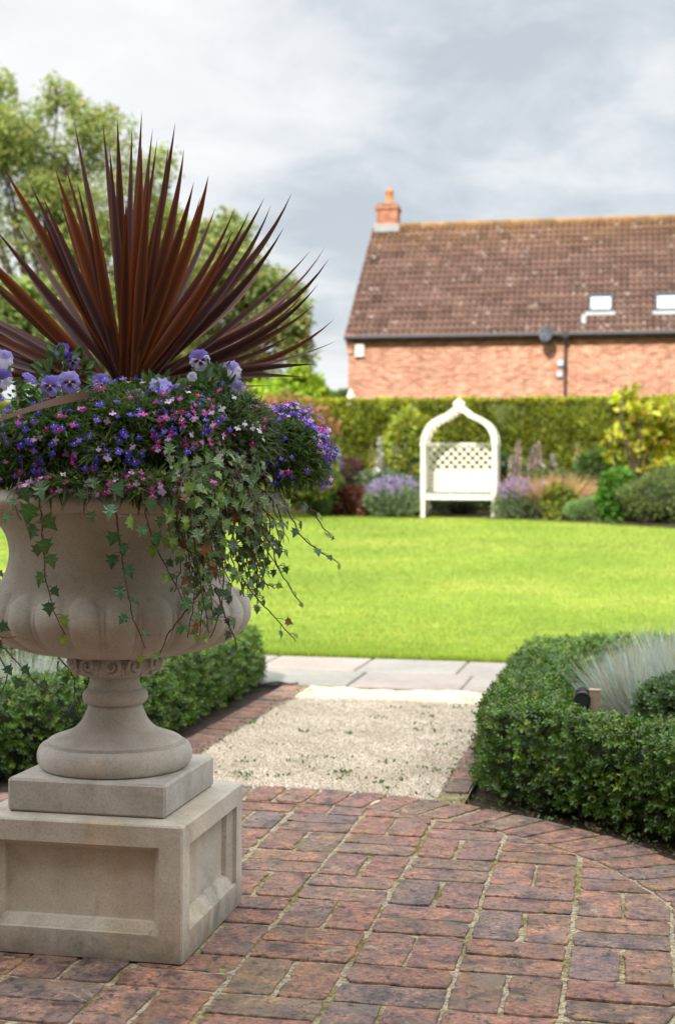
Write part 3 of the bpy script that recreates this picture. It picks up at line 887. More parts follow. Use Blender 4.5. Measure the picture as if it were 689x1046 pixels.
def lobelia(label, c, r, nleaf, nflow, pals, wts, gcol, group='lobelias in the urn', nmin=-.35, size=.0175):
    t = thing('lobelia_plant', label, 'plant', c - [0, 0, r[2] * .6], group); off = np.array(t.location)
    mb = MB(); P, nn = mound(c, np.array(r) * .93, nleaf, nmin)
    blades(mb, P, nn + rdir(nleaf) * 1.3 + [0, 0, .35], U(.014, .036, nleaf), U(.0016, .0034, nleaf), cvar(gcol, nleaf, .32, .1), .35)
    k = nleaf * 2 // 3; P, nn = mound(c, np.array(r) * .9, k, nmin)
    mb.inst(QUAD_T, QUAD_F, P, nn + rdir(k) * .7, rdir(k), U(.007, .017, k), cvar(gcol, k, .34, .1))
    P, nn = mound(c, np.array(r) * .72, k, nmin); blades(mb, P, rdir(k), .05, .008, cvar(np.array(gcol) * .8, k, .3), .3)
    mfol = mb
    P, nn = mound(c, np.array(r) * 1.08, nflow * 3, nmin); keep = .45 * noise3(P, 26, 3) + rng.normal(0, .35, len(P)) - .25 * ((P - c) @ VIEW) / r[0] > -.1
    P, nn = P[keep][:nflow], nn[keep][:nflow]; n = len(P)
    sel = rng.choice(len(pals), n, p=wts); zone = noise3(P, 9, 8)
    cl = np.array([random.choice(pals[s_]) for s_ in sel]) * U(.8, 1.2, (n, 1))
    mb = MB(); blossoms(mb, P, nn + rdir(n) * .55 + [0, 0, .15] - VIEW * .35, U(.75, 1.2, n) * size, cl); mb.build('blossoms', PETAL, t, off)
    mb = MB(); mb = mfol
    for a, b in list(zip(P, nn))[::2]:
        q = c + (a - c) * .62; mb.tube([q, (q + a) / 2 + [0, 0, .008], a - b * .002], [.0012, .001, .0008], 4, np.array(gcol) * 1.1, 0, False)
    mb.build('foliage', LEAFS, t, off)
    return t


G1, G2, G3 = (.1, .16, .045), (.115, .19, .055), (.13, .18, .08)
lobelia('violet and lilac lobelia dome spilling over the right side of the urn rim', at(281, 472, 3.36), (.135, .15, .145), 3200, 680, [VIO, BLUE, MAG, LIL], [.42, .28, .12, .18], G1, size=.0165)
lobelia('bright blue lobelia at the left front of the urn under the pansies', at(62, 462, 3.13), (.17, .14, .125), 3600, 360, [BLUE, LIL, MAG], [.66, .2, .14], G2, nmin=-.5)
lobelia('blue lobelia at the front of the urn below the cordyline base', at(122, 452, 3.1), (.13, .13, .125), 3000, 260, [BLUE, LIL, MAG], [.64, .22, .14], G1, nmin=-.5)
lobelia('blue lobelia at the left edge of the photo hanging over the urn rim', at(-45, 465, 3.24), (.17, .17, .13), 2400, 190, [BLUE, MAG, LIL], [.5, .3, .2], G2, nmin=-.6)
lobelia('magenta lobelia in the middle of the urn beside the ivy', at(178, 453, 3.12), (.115, .12, .125), 2900, 300, [MAG, LIL, BLUE], [.5, .16, .34], G1, nmin=-.2, size=.016)
lobelia('sparse magenta and pink lobelia hanging low over the front urn rim', at(110, 498, 3.0), (.2, .06, .04), 520, 85, [MAG, LIL], [.55, .45], G1)
lobelia('feathery green lobelia with few white flowers between ivy and violet dome', at(232, 450, 3.22), (.11, .12, .13), 3800, 60, [[(.75, .75, .8)], MAG], [.6, .4], G3)
lobelia('green lobelia with hardly a flower behind the cordyline base', at(120, 440, 3.62), (.3, .2, .15), 3000, 90, [BLUE, VIO], [.6, .4], G1)

# pansies
def pansy_petal(a, l, w, z, n=9):
    u = np.linspace(-1, 1, n); r = l * (1 - .12 * u ** 2 - .5 * np.clip(np.abs(u) - .8, 0, 1)) * (1 + .05 * np.cos(u * 9)); an = a + u * w
    V = [(0, 0, z)] + [(.42 * r_ * math.cos(t), .42 * r_ * math.sin(t), z + .03) for r_, t in zip(r, an)] + [(.78 * r_ * math.cos(t), .78 * r_ * math.sin(t), z + .02) for r_, t in zip(r, an)] + [(r_ * math.cos(t), r_ * math.sin(t), z - .06 + .05 * math.cos(uu * 7)) for r_, t, uu in zip(r, an, u)]
    T = np.array([[0, 1 + k, 2 + k] for k in range(n - 1)]); Q = np.array([[1 + g * n + k, 1 + (g + 1) * n + k, 2 + (g + 1) * n + k, 2 + g * n + k] for g in range(2) for k in range(n - 1)])
    return np.array(V), T, Q, n


def pansy_flower(par, off, P, face, size, c_top, c_low, eye=True, roll=0.):
    face = norm(np.asarray(face, float)); X_ = norm(np.cross(np.array([0, 0, 1.]), face)); Y_ = np.cross(face, X_)
    X_, Y_ = X_ * math.cos(roll) + Y_ * math.sin(roll), Y_ * math.cos(roll) - X_ * math.sin(roll)
    mb = MB()
    for (a, l, w, z, c, m) in ((math.pi / 2 + .5, .52, .75, -.05, c_top, False), (math.pi / 2 - .5, .52, .75, -.02, c_top, False), (math.pi + .12, .46, .62, .02, c_low, True), (-.12, .46, .62, .04, c_low, True), (-math.pi / 2, .5, .85, .07, c_low, True)):
        V, T, Q, n = pansy_petal(a, l, w, z)
        V = V + rng.normal(0, .012, V.shape)
        W_ = P + (V[:, :1] * X_ + V[:, 1:2] * Y_ + V[:, 2:] * face) * size
        col = np.broadcast_to(np.array(c), (len(V), 3)).copy() * U(.9, 1.1)
        if m and eye: col[0] = (.03, .01, .06); col[1:1 + n] = np.where((np.abs(np.linspace(-1, 1, n)) < .75)[:, None], [[.035, .012, .1]], col[1:1 + n])
        mb.add(W_, [T, Q], col)
    f = mb.build('flower', PETAL, par, off, smooth=True)
    if eye:
        mb = MB(); mb.lathe([(.01, 0), (.045, .01), (.05, .03), (.02, .05)], (0, 0, 0), 10)
        V = mb.v[0]; mb.v[0] = P + (V[:, :1] * X_ + (V[:, 1:2] - .05) * Y_ + (V[:, 2:] + .1) * face) * size
        mb.c[0] = np.broadcast_to(np.array([.8, .5, .02]), V.shape); mb.build('flower_eye', PETAL, f, off, smooth=True)
    return f


PT, PLO, PW = (.2, .15, .52), (.34, .29, .66), (.6, .57, .78)


def pansy_plant(label, c, r, nleaf, flowers, spread=None):
    t = thing('pansy_plant', label, 'plant', c, 'pansies in the urn'); off = np.array(t.location)
    mb = MB(); P, nn = mound(c, np.array(r), nleaf, -.4)
    mb.inst(LEAF_T, LEAF_F, P, nn + rdir(nleaf) * .8 + [0, 0, .2], rdir(nleaf), U(.016, .036, nleaf), cvar((.07, .14, .035), nleaf, .28, .08))
    mb.build('foliage', LEAF, t, off)
    ms = MB()
    for (px, py, dep, fx, fy, fz, s_, ct, cl, eye) in flowers:
        P = at(px, py, dep); face = -VIEW + np.array([fx, fy, fz])
        pansy_flower(t, off, P, face, s_ * .9, ct, cl, eye, U(-.3, .3))
        b = c + (P - c) * .3; ms.tube(smooth_prof([b, (b + P) / 2 + [0, .01, .01], P + norm(-face) * .006 + [0, 0, .006], P + norm(-face) * .002], 8), .0016, 5); ms.build('flower_stem', GSTEM, t, off); ms = MB()
    

F = pansy_plant
F('lavender blue pansies with dark faces at the left below the cordyline', at(60, 415, 3.12), (.07, .07, .05), 130, [(52, 394, 3.05, 0, 0, .2, .056, PT, PLO, True), (71, 390, 3.06, .2, 0, .15, .056, PLO, PLO, True), (31, 386, 3.08, .8, .5, .9, .04, PT, PT, False), (104, 391, 3.14, .5, 0, .1, .05, PT, PLO, True)])
F('purple pansies half hidden behind the left cordyline leaves', at(66, 385, 3.3), (.06, .06, .06), 90, [(62, 358, 3.3, -.2, .2, .3, .05, (.14, .07, .4), PT, False), (74, 368, 3.31, .3, 0, 0, .045, (.14, .07, .4), PLO, True)])
F('pale blue pansies at the left edge of the photo above the rim', at(-6, 400, 3.05), (.06, .06, .05), 90, [(4, 367, 3.02, .5, 0, .2, .05, PLO, PW, False), (2, 388, 3.0, .4, 0, -.1, .055, PT, PW, False), (-28, 380, 3.05, 0, 0, .2, .055, PT, PLO, True)])
F('faded lilac pansies in front of the cordyline base', at(160, 410, 3.14), (.07, .06, .05), 130, [(165, 394, 3.08, .3, 0, .9, .062, PLO, PLO, False), (126, 406, 3.08, -.3, 0, .5, .045, (.5, .42, .6), PW, False), (140, 407, 3.06, .2, 0, -.2, .045, (.45, .36, .55), PW, False), (113, 413, 3.05, 0, 0, -.3, .04, PT, PW, True), (183, 400, 3.1, .3, 0, -.2, .04, PLO, PW, False)])
F('tall pansies with lilac and white flowers rising right of the cordyline', at(215, 425, 3.2), (.065, .06, .11), 260, [(204, 368, 3.18, .1, 0, .1, .058, PT, PW, True), (238, 379, 3.18, .6, 0, .2, .054, PLO, PW, False), (243, 398, 3.17, .5, 0, -.3, .045, PLO, PW, False), (229, 387, 3.22, -.8, .3, .3, .046, PT, PT, False), (196, 386, 3.15, -.2, 0, 0, .03, PW, PW, False)])

# ivy
IVY_T = np.array([[0, 0, 0], [.1, .3, .03], [.02, .52, -.02], [.36, .3, .05], [.42, .52, 0], [.62, .22, .05], [1.05, 0, -.04], [.62, -.22, .05], [.42, -.52, 0], [.36, -.3, .05], [.02, -.52, -.02], [.1, -.3, .03], [.4, 0, 0]])
IVY_F = [np.array([[12, (k + 1) if k < 11 else 0, k] for k in range(12)])]


def ivy(label, strands, size=(.022, .044), step=.026, gcol=(.075, .16, .055), group='ivies trailing from the urn'):
    base = strands[0][0]
    t = thing('ivy_plant', label, 'ivy', base, group); off = np.array(base)
    ms, ml = MB(), MB(); P, X_, Y_, S, C = [], [], [], [], []
    for st in strands:
        L_ = np.sum(np.linalg.norm(np.diff(st, axis=0), axis=1)); K = max(8, int(L_ / .012)); pth = smooth_prof(st, K)
        pth[1:] += rng.normal(0, .0012, (K - 1, 3))
        ms = MB(); ms.tube(pth, np.linspace(.0022, .0011, K), 5); ms.build('trailing_stem', STEM, t, off)
        nl = max(2, int(L_ / step)); tone = U(.75, 1.2)
        for q in range(nl):
            f = (q + U(.1, .9)) / nl; k = int(f * (K - 1)); tg = norm(pth[min(k + 1, K - 1)] - pth[max(k - 1, 0)])
            out = np.array([pth[k][0] - UX, pth[k][1] - UY, 0]); out /= np.linalg.norm(out) + 1e-6
            sd = np.cross(tg, out) * (1 if q % 2 else -1)
            pet = norm(sd * .9 + tg * .5 + out * .5 + rng.normal(0, .3, 3)) * U(.008, .022)
            ml.tube([pth[k], pth[k] + pet * .6 + [0, 0, .002], pth[k] + pet], .0008, 4, (.12, .1, .05), 0, False)
            P.append(pth[k] + pet); X_.append(sd * .45 + tg * .5 + np.array([0, 0, -.75]) + rng.normal(0, .3, 3)); nz = out * 1. + np.array([0, 0, .45]) + rng.normal(0, .35, 3)
            Y_.append(np.cross(nz, X_[-1])); S.append(U(*size) * (1.05 - .5 * f))
            c = np.array(gcol) * tone * U(.75, 1.35) * (1 + rng.normal(0, .07, 3))
            if U() < .1 or f > .93: c = np.array((.2, .3, .05)) * U(.8, 1.2)
            elif U() < .05: c = np.array((.22, .1, .035)) * U(.7, 1.1)
            elif U() < .3: c = c * [1.2, 1.1, 1.35]
            cc = np.repeat(c[None], 13, 0); cc[12] *= 1.25; C.append(cc)
    ml.inst(IVY_T, IVY_F, np.array(P), np.array(X_), np.array(Y_), np.array(S), np.array(C))
    ml.build('leaves', LEAF, t, off)


def A(*pts): return np.array([at(*p) for p in pts])


ivy('single ivy strand hanging down the left front of the urn bowl', [A((36, 490, 2.9), (42, 520, 2.88), (44, 560, 2.98), (49, 600, 2.98), (58, 632, 2.96), (68, 648, 2.97))], (.035, .05), .03, (.09, .17, .05))
ivy('single ivy strand hanging down the middle of the urn bowl', [A((114, 490, 2.88), (119, 525, 2.86), (124, 566, 2.97), (131, 608, 2.95), (136, 632, 2.95), (149, 662, 2.99))], (.032, .046), .034, (.06, .14, .055))
ivy('two thin ivy strands right of the middle one on the urn bowl', [A((146, 500, 2.88), (152, 540, 2.9), (163, 566, 2.98), (176, 590, 2.97), (186, 612, 2.97)), A((208, 598, 2.98), (192, 622, 2.97), (172, 648, 2.99), (164, 668, 3.0))], (.028, .04), .04, (.06, .14, .05))
mass = []
for k in range(40):
    px0 = U(184, 268); py0 = U(462, 505); d0 = np.interp(px0, [182, 262], [2.93, 3.12]) + U(0, .06)
    Ln = U(.45, 1) * np.interp(px0, [182, 200, 235, 262], [110, 175, 130, 80])
    dx = U(-10, 26) if px0 < 212 else U(0, 42)
    dro = np.array([0, .28, .62, 1.])
    mass.append(A(*[(px0 + dx * d + rng.normal(0, 4), py0 + 18 * (d > 0) * 0 + Ln * d, d0 - .05 * (d > 0) + .06 * d) for d in dro]))
for k in range(26):   # creeping over the rim on top
    px0 = U(180, 255); py0 = U(448, 480); d0 = np.interp(px0, [180, 255], [2.98, 3.16])
    mass.append(A((px0, py0, d0 + .06), (px0 + U(-12, 18), py0 + U(6, 16), d0), (px0 + U(-20, 30), py0 + U(18, 34), d0 - .05)))
ivy('short ivy sprigs creeping over the middle of the urn rim', [A((150, 480, 3.0), (158, 505, 2.96), (170, 530, 2.94), (176, 556, 2.97)), A((85, 485, 2.98), (90, 508, 2.94), (84, 530, 2.93)), A((168, 485, 3.0), (180, 515, 2.95), (196, 560, 2.99), (204, 596, 2.99)), A((20, 488, 2.98), (14, 510, 2.93), (22, 532, 2.93))], (.028, .042), .028, (.07, .15, .05))
ivy('thick curtain of small leaved ivy hanging over the right front of the urn', mass, (.015, .038), .0185, (.1, .175, .05))
ivy('loose ivy runners hanging out over the lawn at the right of the urn', [
    A((228, 510, 3.05), (238, 550, 3.02), (248, 590, 3.03), (262, 610, 3.02), (282, 632, 3.01), (302, 655, 3.0)),
    A((258, 505, 3.12), (272, 540, 3.1), (284, 580, 3.1), (296, 600, 3.1), (310, 619, 3.1)),
    A((286, 505, 3.2), (306, 545, 3.16), (322, 560, 3.15), (338, 570, 3.14), (347, 577, 3.14)),
    A((268, 500, 3.15), (276, 540, 3.12), (272, 575, 3.13), (264, 600, 3.14)),
    A((243, 505, 3.1), (256, 560, 3.06), (266, 590, 3.07), (281, 601, 3.06)),
    A((300, 505, 3.3), (318, 522, 3.28), (331, 540, 3.27), (342, 552, 3.27)),
    A((224, 520, 3.04), (228, 570, 3.03), (226, 620, 3.03), (214, 652, 3.02)),
    A((220, 600, 3.02), (234, 640, 3.02), (242, 660, 3.02), (230, 672, 3.02)),
    A((245, 515, 3.1), (250, 545, 3.08), (246, 575, 3.08)), A((262, 510, 3.14), (266, 535, 3.12), (258, 565, 3.12)), A((282, 515, 3.2), (290, 540, 3.19), (286, 556, 3.19))], (.02, .034), .026, (.06, .12, .055))
ivy('ivy hanging down at the left edge of the photo beside the urn bowl', [
    A((-40, 500, 2.95), (-38, 580, 2.94), (-20, 640, 2.95), (10, 668, 2.97), (40, 700, 3.0), (62, 712, 3.02)),
    A((-30, 500, 3.6), (-10, 560, 3.6), (0, 590, 3.58), (6, 610, 3.58)),
    A((-36, 560, 2.94), (-14, 630, 2.94), (0, 650, 2.95), (16, 650, 2.96)),
    A((30, 640, 3.5), (60, 672, 3.48), (74, 690, 3.46), (78, 720, 3.45), (88, 748, 3.45)),
    A((50, 650, 3.5), (85, 668, 3.46), (92, 690, 3.46), (82, 712, 3.46)), A((-30, 600, 2.95), (-6, 660, 2.96), (8, 690, 2.97), (-4, 715, 2.97))], (.028, .042), .036, (.05, .12, .045))

# ------------------------------------------------------------------ clipped box hedges
SPR = []                                    # a short sprig of small paired leaves
for k in range(9):
    a = k * 2.4; h = .12 + .09 * k; t_ = np.array([math.cos(a), math.sin(a)]); s_ = .42 - .018 * k
    X_ = np.array([t_[0] * .8, t_[1] * .8, .55]); X_ /= np.linalg.norm(X_); Yv = np.array([-t_[1], t_[0], 0.]); Zv = np.cross(X_, Yv)
    SPR.append(np.array([[0, 0, h]]) + (np.array([[0, 0, 0], [.4, .27, .06], [.85, .2, .02], [1, 0, -.03], [.85, -.2, .02], [.4, -.27, .06]]) @ np.array([X_, Yv, Zv])) * s_)
SPR = np.concatenate(SPR)[:, [2, 0, 1]]
SPR_F = [np.concatenate([np.array([[0, 1, 2, 3], [0, 3, 4, 5]]) + 6 * k for k in range(9)])[:, ::-1]]


def path_pts(pts, step=.05):
    p = np.array(pts, float); d = np.concatenate([[0], np.cumsum(np.linalg.norm(np.diff(p, axis=0), axis=1))])
    s_ = np.linspace(0, d[-1], int(d[-1] / step)); q = np.stack([np.interp(s_, d, p[:, k]) for k in range(2)], -1)
    for _ in range(4): q[1:-1] = (q[:-2] + 2 * q[1:-1] + q[2:]) / 4
    return q


def box_hedge(label, pts, w, h, n, size=.047, closed_ends=True):
    q = path_pts(pts); T = norm(np.gradient(q, axis=0)); Nn = np.stack([T[:, 1], -T[:, 0]], -1)
    base = np.array([*q[len(q) // 2], 0]); t = thing('box_hedge', label, 'hedge', base, 'clipped box hedges')
    # rounded section, parameter 0..1 from one foot over the top to the other
    def sec(u, k=1.):
        a = np.interp(u, [0, .36, .5, .64, 1], [0, .37, .5, .63, 1]); an = np.pi * (1 - a); ex_ = .42
        return np.sign(np.cos(an)) * np.abs(np.cos(an)) ** ex_ * w / 2 * k, np.abs(np.sin(an)) ** ex_ * h * k
    mb = MB(); K = 18; us = np.linspace(0, 1, K); V = []
    for k in range(len(q)):
        for u in us:
            x, z = sec(u, .66); V.append((q[k][0] + Nn[k][0] * x, q[k][1] + Nn[k][1] * x, z))
    V = np.array(V); V += .012 * np.stack([noise3(V, 40, s_) for s_ in (1, 2, 3)], -1)
    i = np.arange(len(q) - 1)[:, None] * K; j = np.arange(K - 1)[None]
    FF = [np.stack([i + j, i + j + 1, i + K + j + 1, i + K + j], -1).reshape(-1, 4), np.arange(K)[None], (np.arange(K) + (len(q) - 1) * K)[None, ::-1]]
    mb.add(V, FF); mb.build('dark_core', CORE, t, base)  # solid core added under the leaves to block light
    uu_ = np.linspace(0, 1, 600); sx_, sz_ = sec(uu_); cl_ = np.concatenate([[0], np.cumsum(np.hypot(np.diff(sx_), np.diff(sz_)))]); cl_ /= cl_[-1]
    m = n; f = U(0, len(q) - 1.001, m); k = f.astype(int); fr_ = (f - k)[:, None]
    c = q[k] * (1 - fr_) + q[k + 1] * fr_; nv = Nn[k]; u = np.interp(U(0, 1, m), cl_, uu_)
    x, z = sec(u); x2, z2 = sec(np.clip(u + .004, 0, 1)); tx, tz = x2 - x, z2 - z; l = np.hypot(tx, tz) + 1e-9
    nx, nz = -tz / l, tx / l
    x1_, z1_ = sec(np.clip(u - .004, 0, 1))
    P = np.stack([c[:, 0] + nv[:, 0] * x, c[:, 1] + nv[:, 1] * x, z], -1)
    No = np.stack([nv[:, 0] * nx, nv[:, 1] * nx, nz], -1)
    sgn = np.sign((P - np.stack([c[:, 0], c[:, 1], np.full(m, h * .5)], -1)) @ np.ones(3) * 0 + np.sum((P - np.stack([c[:, 0], c[:, 1], np.full(m, h * .45)], -1)) * No, 1)); No *= sgn[:, None]
    if closed_ends:
        for (e_, T_) in ((q[0], -T[0]), (q[-1], T[-1])):
            kk = int(n * .05); P = np.concatenate([P, np.stack([e_[0] + T_[0] * .02 + np.array([-T_[1]])[0] * U(-.5, .5, kk) * w * .95, e_[1] + T_[1] * .02 + T_[0] * U(-.5, .5, kk) * w * .95, U(0, h, kk)], -1)])
            No = np.concatenate([No, np.repeat(np.array([[T_[0], T_[1], .1]]), kk, 0)])
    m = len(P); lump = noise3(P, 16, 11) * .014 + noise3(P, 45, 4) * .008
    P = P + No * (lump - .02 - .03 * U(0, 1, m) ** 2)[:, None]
    keep = (P[:, 2] > .012) & (U(0, 1, m) < np.interp(P[:, 2], [0, .05, .1], [.6, .9, 1])); P, No = P[keep], No[keep]; m = len(P); lump = lump[keep]
    d = No * .8 + rdir(m) * .75 + [0, 0, .35]
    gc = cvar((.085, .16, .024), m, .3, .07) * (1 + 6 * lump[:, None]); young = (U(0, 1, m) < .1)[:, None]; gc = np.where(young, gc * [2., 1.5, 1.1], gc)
    mb = MB(); mb.inst(SPR, SPR_F, P, d, rdir(m), U(.75, 1.25, m) * size, gc); mb.build('leaves', LEAF, t, base)


def arc(r, a0, a1, n=14): return [(CX + r * math.cos(math.radians(a)), CY + r * math.sin(math.radians(a))) for a in np.linspace(a0, a1, n)]


box_hedge('clipped box hedge curving round the grass bed at the right of the gravel path', [(2.6, 7.56), (.25, 7.56), (-.16, 7.5), (-.37, 7.22), (-.375, 6.0), (-.375, 5.25)] + arc(1.825, 62, -30, 20), .32, .305, 21000)
box_hedge('clipped box hedge running along the left side of the gravel path behind the urn', arc(1.98, 190, 128) + [(-2.12, 5.2), (-2.09, 6.0), (-2.09, 7.3), (-2.13, 7.56), (-2.45, 7.64), (-5, 7.64)], .37, .32, 15000)
# clipped ball inside the right bed
t = thing('box_ball', 'dark clipped box ball in front of the blue grass in the right bed', 'shrub', tuple(ground(706, 792)[:2]) + (0,)); off = np.array(t.location)
c = off + [0, 0, .2]; mb = MB(); d = rdir(500, -.9); mb.lathe([(.15 * math.sin(a), -.15 * math.cos(a)) for a in np.linspace(.05, 3.1, 14)], c, 20); mb.build('dark_core', CORE, t, off)
n = 3600; P, nn = mound(c, np.array([.215, .215, .205]), n, -.8); mb = MB(); mb.inst(SPR, SPR_F, P - nn * .03, nn + rdir(n) * .7 + [0, 0, .2], rdir(n), U(.75, 1.2, n) * .05, cvar((.07, .13, .03), n, .25)); mb.build('leaves', LEAF, t, off)


def fescue(label, spots, name='blue_fescue', col=(.42, .48, .43), h=.3, plumes=0, n=1500, group=None):
    for k, (x, y, r, hh) in enumerate(spots):
        b = np.array([x, y, 0.]); a = U(0, 2 * np.pi, n); rr = r * .35 * np.sqrt(U(0, 1, n))
        P = b + np.stack([rr * np.cos(a), rr * np.sin(a), 0 * a], -1); ln = U(.7, 1.1, n) * hh * 1.25
        a2 = a + rng.normal(0, .5, n); e = U(.15, 1, n) ** .7 * 1.0
        d = np.stack([np.cos(a2) * e * r / hh, np.sin(a2) * e * r / hh, np.full(n, 1.)], -1)
        mb = MB(); blades(mb, P, d + rng.normal(0, .22, (n, 3)), ln, U(.0025, .0045, n), cvar(col, n, .28, .05) * np.where(U(0, 1, (n, 1)) < .2, [[1.3, .95, .6]], 1), .3)
        own = b.copy()
        lab = label[k] if isinstance(label, list) else label
        if plumes and k in plumes:
            t = thing(name, lab, 'ornamental grass', b, group); mb.build('blades', LEAFS, t, b)
            for (dx, dy, top, lean) in plumes[k]:
                s0 = b + [dx, dy, 0]; s1 = s0 + [lean, 0, top]
                ms = MB(); ms.tube([s0, (s0 + s1) / 2 + [lean * .1, 0, 0], s1], [.0022, .0018, .0012], 5, (.5, .45, .32)); st = ms.build('flower_stem', PEB, t, b)
                q = 160; f = U(0, 1, q); Pp = s1 + np.outer(f, [lean * .12, 0, .075]) ; mp = MB(); blades(mp, Pp, rdir(q) * .7 + [0, 0, .9], .02, .004, cvar((.85, .74, .6), q, .1), .1); mp.build('plume', LEAFS, st, b)
        else:
            prop(mb.build(name, LEAFS, own=own), lab, 'ornamental grass', group)


g_ = 'blue fescue tufts in the hedged beds'
fescue(['silvery blue fescue tuft beside the timber light post in the right bed', 'silvery blue fescue tuft with pale plumes behind the clipped ball', 'silvery blue fescue tuft at the right edge of the photo', 'silvery fescue tuft at the back of the right bed by the hedge'],
       [(.08, 5.95, .2, .4), (.36, 5.9, .24, .44), (.72, 5.9, .26, .46), (.24, 6.5, .24, .42)], plumes={1: [(-.02, .1, .5, .02), (.12, .05, .54, .03)]}, group=g_, n=4200)
fescue(['silvery blue fescue tuft behind the left hedge, seen beneath the urn bowl', 'silvery blue fescue tuft behind the left hedge at the left edge of the photo'], [(-2.62, 5.9, .3, .36), (-3.1, 5.85, .3, .36)], group=g_, n=2600)

# timber post with a black lamp
pp = at(607, 720, 5.35); b = np.array([pp[0], pp[1], 0]); t = thing('post_light', 'short timber post carrying a black garden spotlight inside the right hedge', 'garden light', b)
mb = MB(); mb.box(b + [0, 0, .155], (.042, .042, .31), 0, None, 0, .003); mb.box(b + [0, 0, .312], (.044, .044, .006), 0, None, 0, .002); mb.build('post', WOOD, t, b)
xl = -.045
mb = MB(); mb.tube([b + [xl, .03, .292], b + [xl, -.005, .285], b + [xl, -.03, .279]], [.022, .026, .028], 18); mb.tube([b + [xl, -.03, .279], b + [xl, -.037, .277]], [.031, .031], 18)
for k in range(4): mb.tube([b + [xl, .026 - .009 * k, .2915 - .002 * k], b + [xl, .022 - .009 * k, .2905 - .002 * k]], .029, 18)
sp_ = mb.build('lamp_housing', BLACKPL, t, b); mb = MB(); mb.tube([b + [xl, -.0375, .2768], b + [xl, -.0385, .2766]], .026, 18); mb.build('lamp_glass', LAMPG, sp_, b)
mb = MB(); mb.tube([b + [-.021, 0, .24], b + [xl, 0, .235], b + [xl - .002, 0, .262]], .006, 8); mb.box(b + [-.026, 0, .235], (.01, .03, .05), 0, None, 0, .002); mb.tube([b + [xl, .006, .262], b + [xl - .012, .02, .21], b + [xl + .004, .02, .13], b + [xl - .02, .03, .03]], .005, 6); mb.build('bracket', BLACKPL, t, b)

# thin black cable on the paving, fallen leaves, weeds
c = [ground(262, 702, .002), ground(270, 699.5, .004), ground(284, 698, .004), ground(296, 700, .004), ground(304, 699, .004)]
mb = MB(); mb.tube(smooth_prof(c, 24) + [0, 0, .006], .006, 6); mb.box(c[0] + [0, 0, .012], (.06, .03, .024), .3, None, 0, .004); prop(mb.build('garden_cable', BLACKPL, own=np.array(c[0])), 'thin black cable lying on the paving by the end of the left hedge', 'cable')


def fallen(px, py, s_, col, z=.004, lab=None):
    p = ground(px, py, z); mb = MB(); a = U(0, 6.28); X_ = np.array([[math.cos(a), math.sin(a), .12]]); Y_ = np.array([[-math.sin(a), math.cos(a), U(-.2, .2)]])
    mb.inst(LEAF_T, LEAF_F, p[None], X_, Y_, s_, np.array(col)); o = mb.build('fallen_leaf', LEAF, own=p)
    prop(o, lab or 'small green leaf lying on the brick paving', 'leaf', 'fallen leaves on the paving')


fallen(229, 990, .03, (.2, .34, .04), .006, 'bright green fallen leaf on the bricks close to the plinth corner')
fallen(612, 858, .026, (.22, .36, .05), .006, 'largest green fallen leaf on the brick ring by the right hedge')
for (px, py) in ((606, 851), (598, 858), (617, 870), (515, 861), (579, 845), (662, 916), (640, 838), (300, 814)): fallen(px, py, U(.012, .022), np.array((.17, .3, .05)) * U(.7, 1.1), .006)
mb = MB(); n = 900                       # leaf litter under the hedges
an = np.radians(np.where(U(0, 1, n) < .75, U(5, 66, n), U(118, 170, n))); r_ = U(R_OUT - .02, 1.82, n)
P = np.stack([CX + r_ * np.cos(an), CY + r_ * np.sin(an), np.where(r_ < R_OUT + .01, .004, -.006) + U(0, .006, n)], -1)
mb.inst(LEAF_T, LEAF_F, P, rdir(n) * [1, 1, .25], rdir(n) * [1, 1, .3], U(.008, .022, n), np.array([(.1, .06, .03), (.16, .11, .06), (.08, .12, .03), (.06, .04, .025)])[rng.integers(0, 4, n)] * U(.7, 1.3, (n, 1)))
n = 260; a2 = U(-.6, 2.2, n); r2_ = R_OUT * U(.3, 1, n) ** .4; P = np.stack([CX + r2_ * np.cos(a2), CY + r2_ * np.sin(a2), np.full(n, .004)], -1)
mb.inst(OCT_T * [1, .6, .4], OCT_F, P, rdir(n) * [1, 1, .1], rdir(n) * [1, 1, .1], U(.003, .008, n), np.array([(.3, .25, .18), (.06, .045, .03), (.14, .13, .04), (.45, .4, .32)])[rng.integers(0, 4, n)])
prop(mb.build('leaf_litter', LEAFS), kind='stuff')
mb = MB(); n = 420                       # seedlings in the gravel and in the joints
f = rng.integers(0, 60, n); cx_ = U(GX0, GX1, 60); cy_ = U(4.88, 7.2, 60); cy_[:30] = U(4.88, 5.5, 30); k_ = 60
P = np.stack([cx_[f] + rng.normal(0, .022, n), cy_[f] + rng.normal(0, .016, n), np.full(n, 0.)], -1)
P = P[(np.hypot(P[:, 0] - CX, P[:, 1] - CY) > R_OUT)]; n = len(P)
mb.inst(LEAF_T, LEAF_F, P, rdir(n, .1), rdir(n), U(.008, .02, n), cvar((.085, .16, .035), n, .3)); n = 260
an = U(.1, 1.2, n); r_ = U(1.54, 1.7, n); P = np.stack([CX + r_ * np.cos(an), CY + r_ * np.sin(an), 0 * an], -1); mb.inst(LEAF_T, LEAF_F, P, rdir(n, .2), rdir(n), U(.008, .02, n), cvar((.08, .14, .035), n, .3))
n = 240; P = np.stack([np.where(U(0, 1, n) < .5, GX0, GX1) + rng.normal(0, .03, n), U(4.9, 7.5, n), 0 * an[:1] + np.zeros(n)], -1); mb.inst(LEAF_T, LEAF_F, P, rdir(n, .1), rdir(n), U(.008, .018, n), cvar((.085, .15, .035), n, .3))
prop(mb.build('weeds', LEAF), kind='stuff')

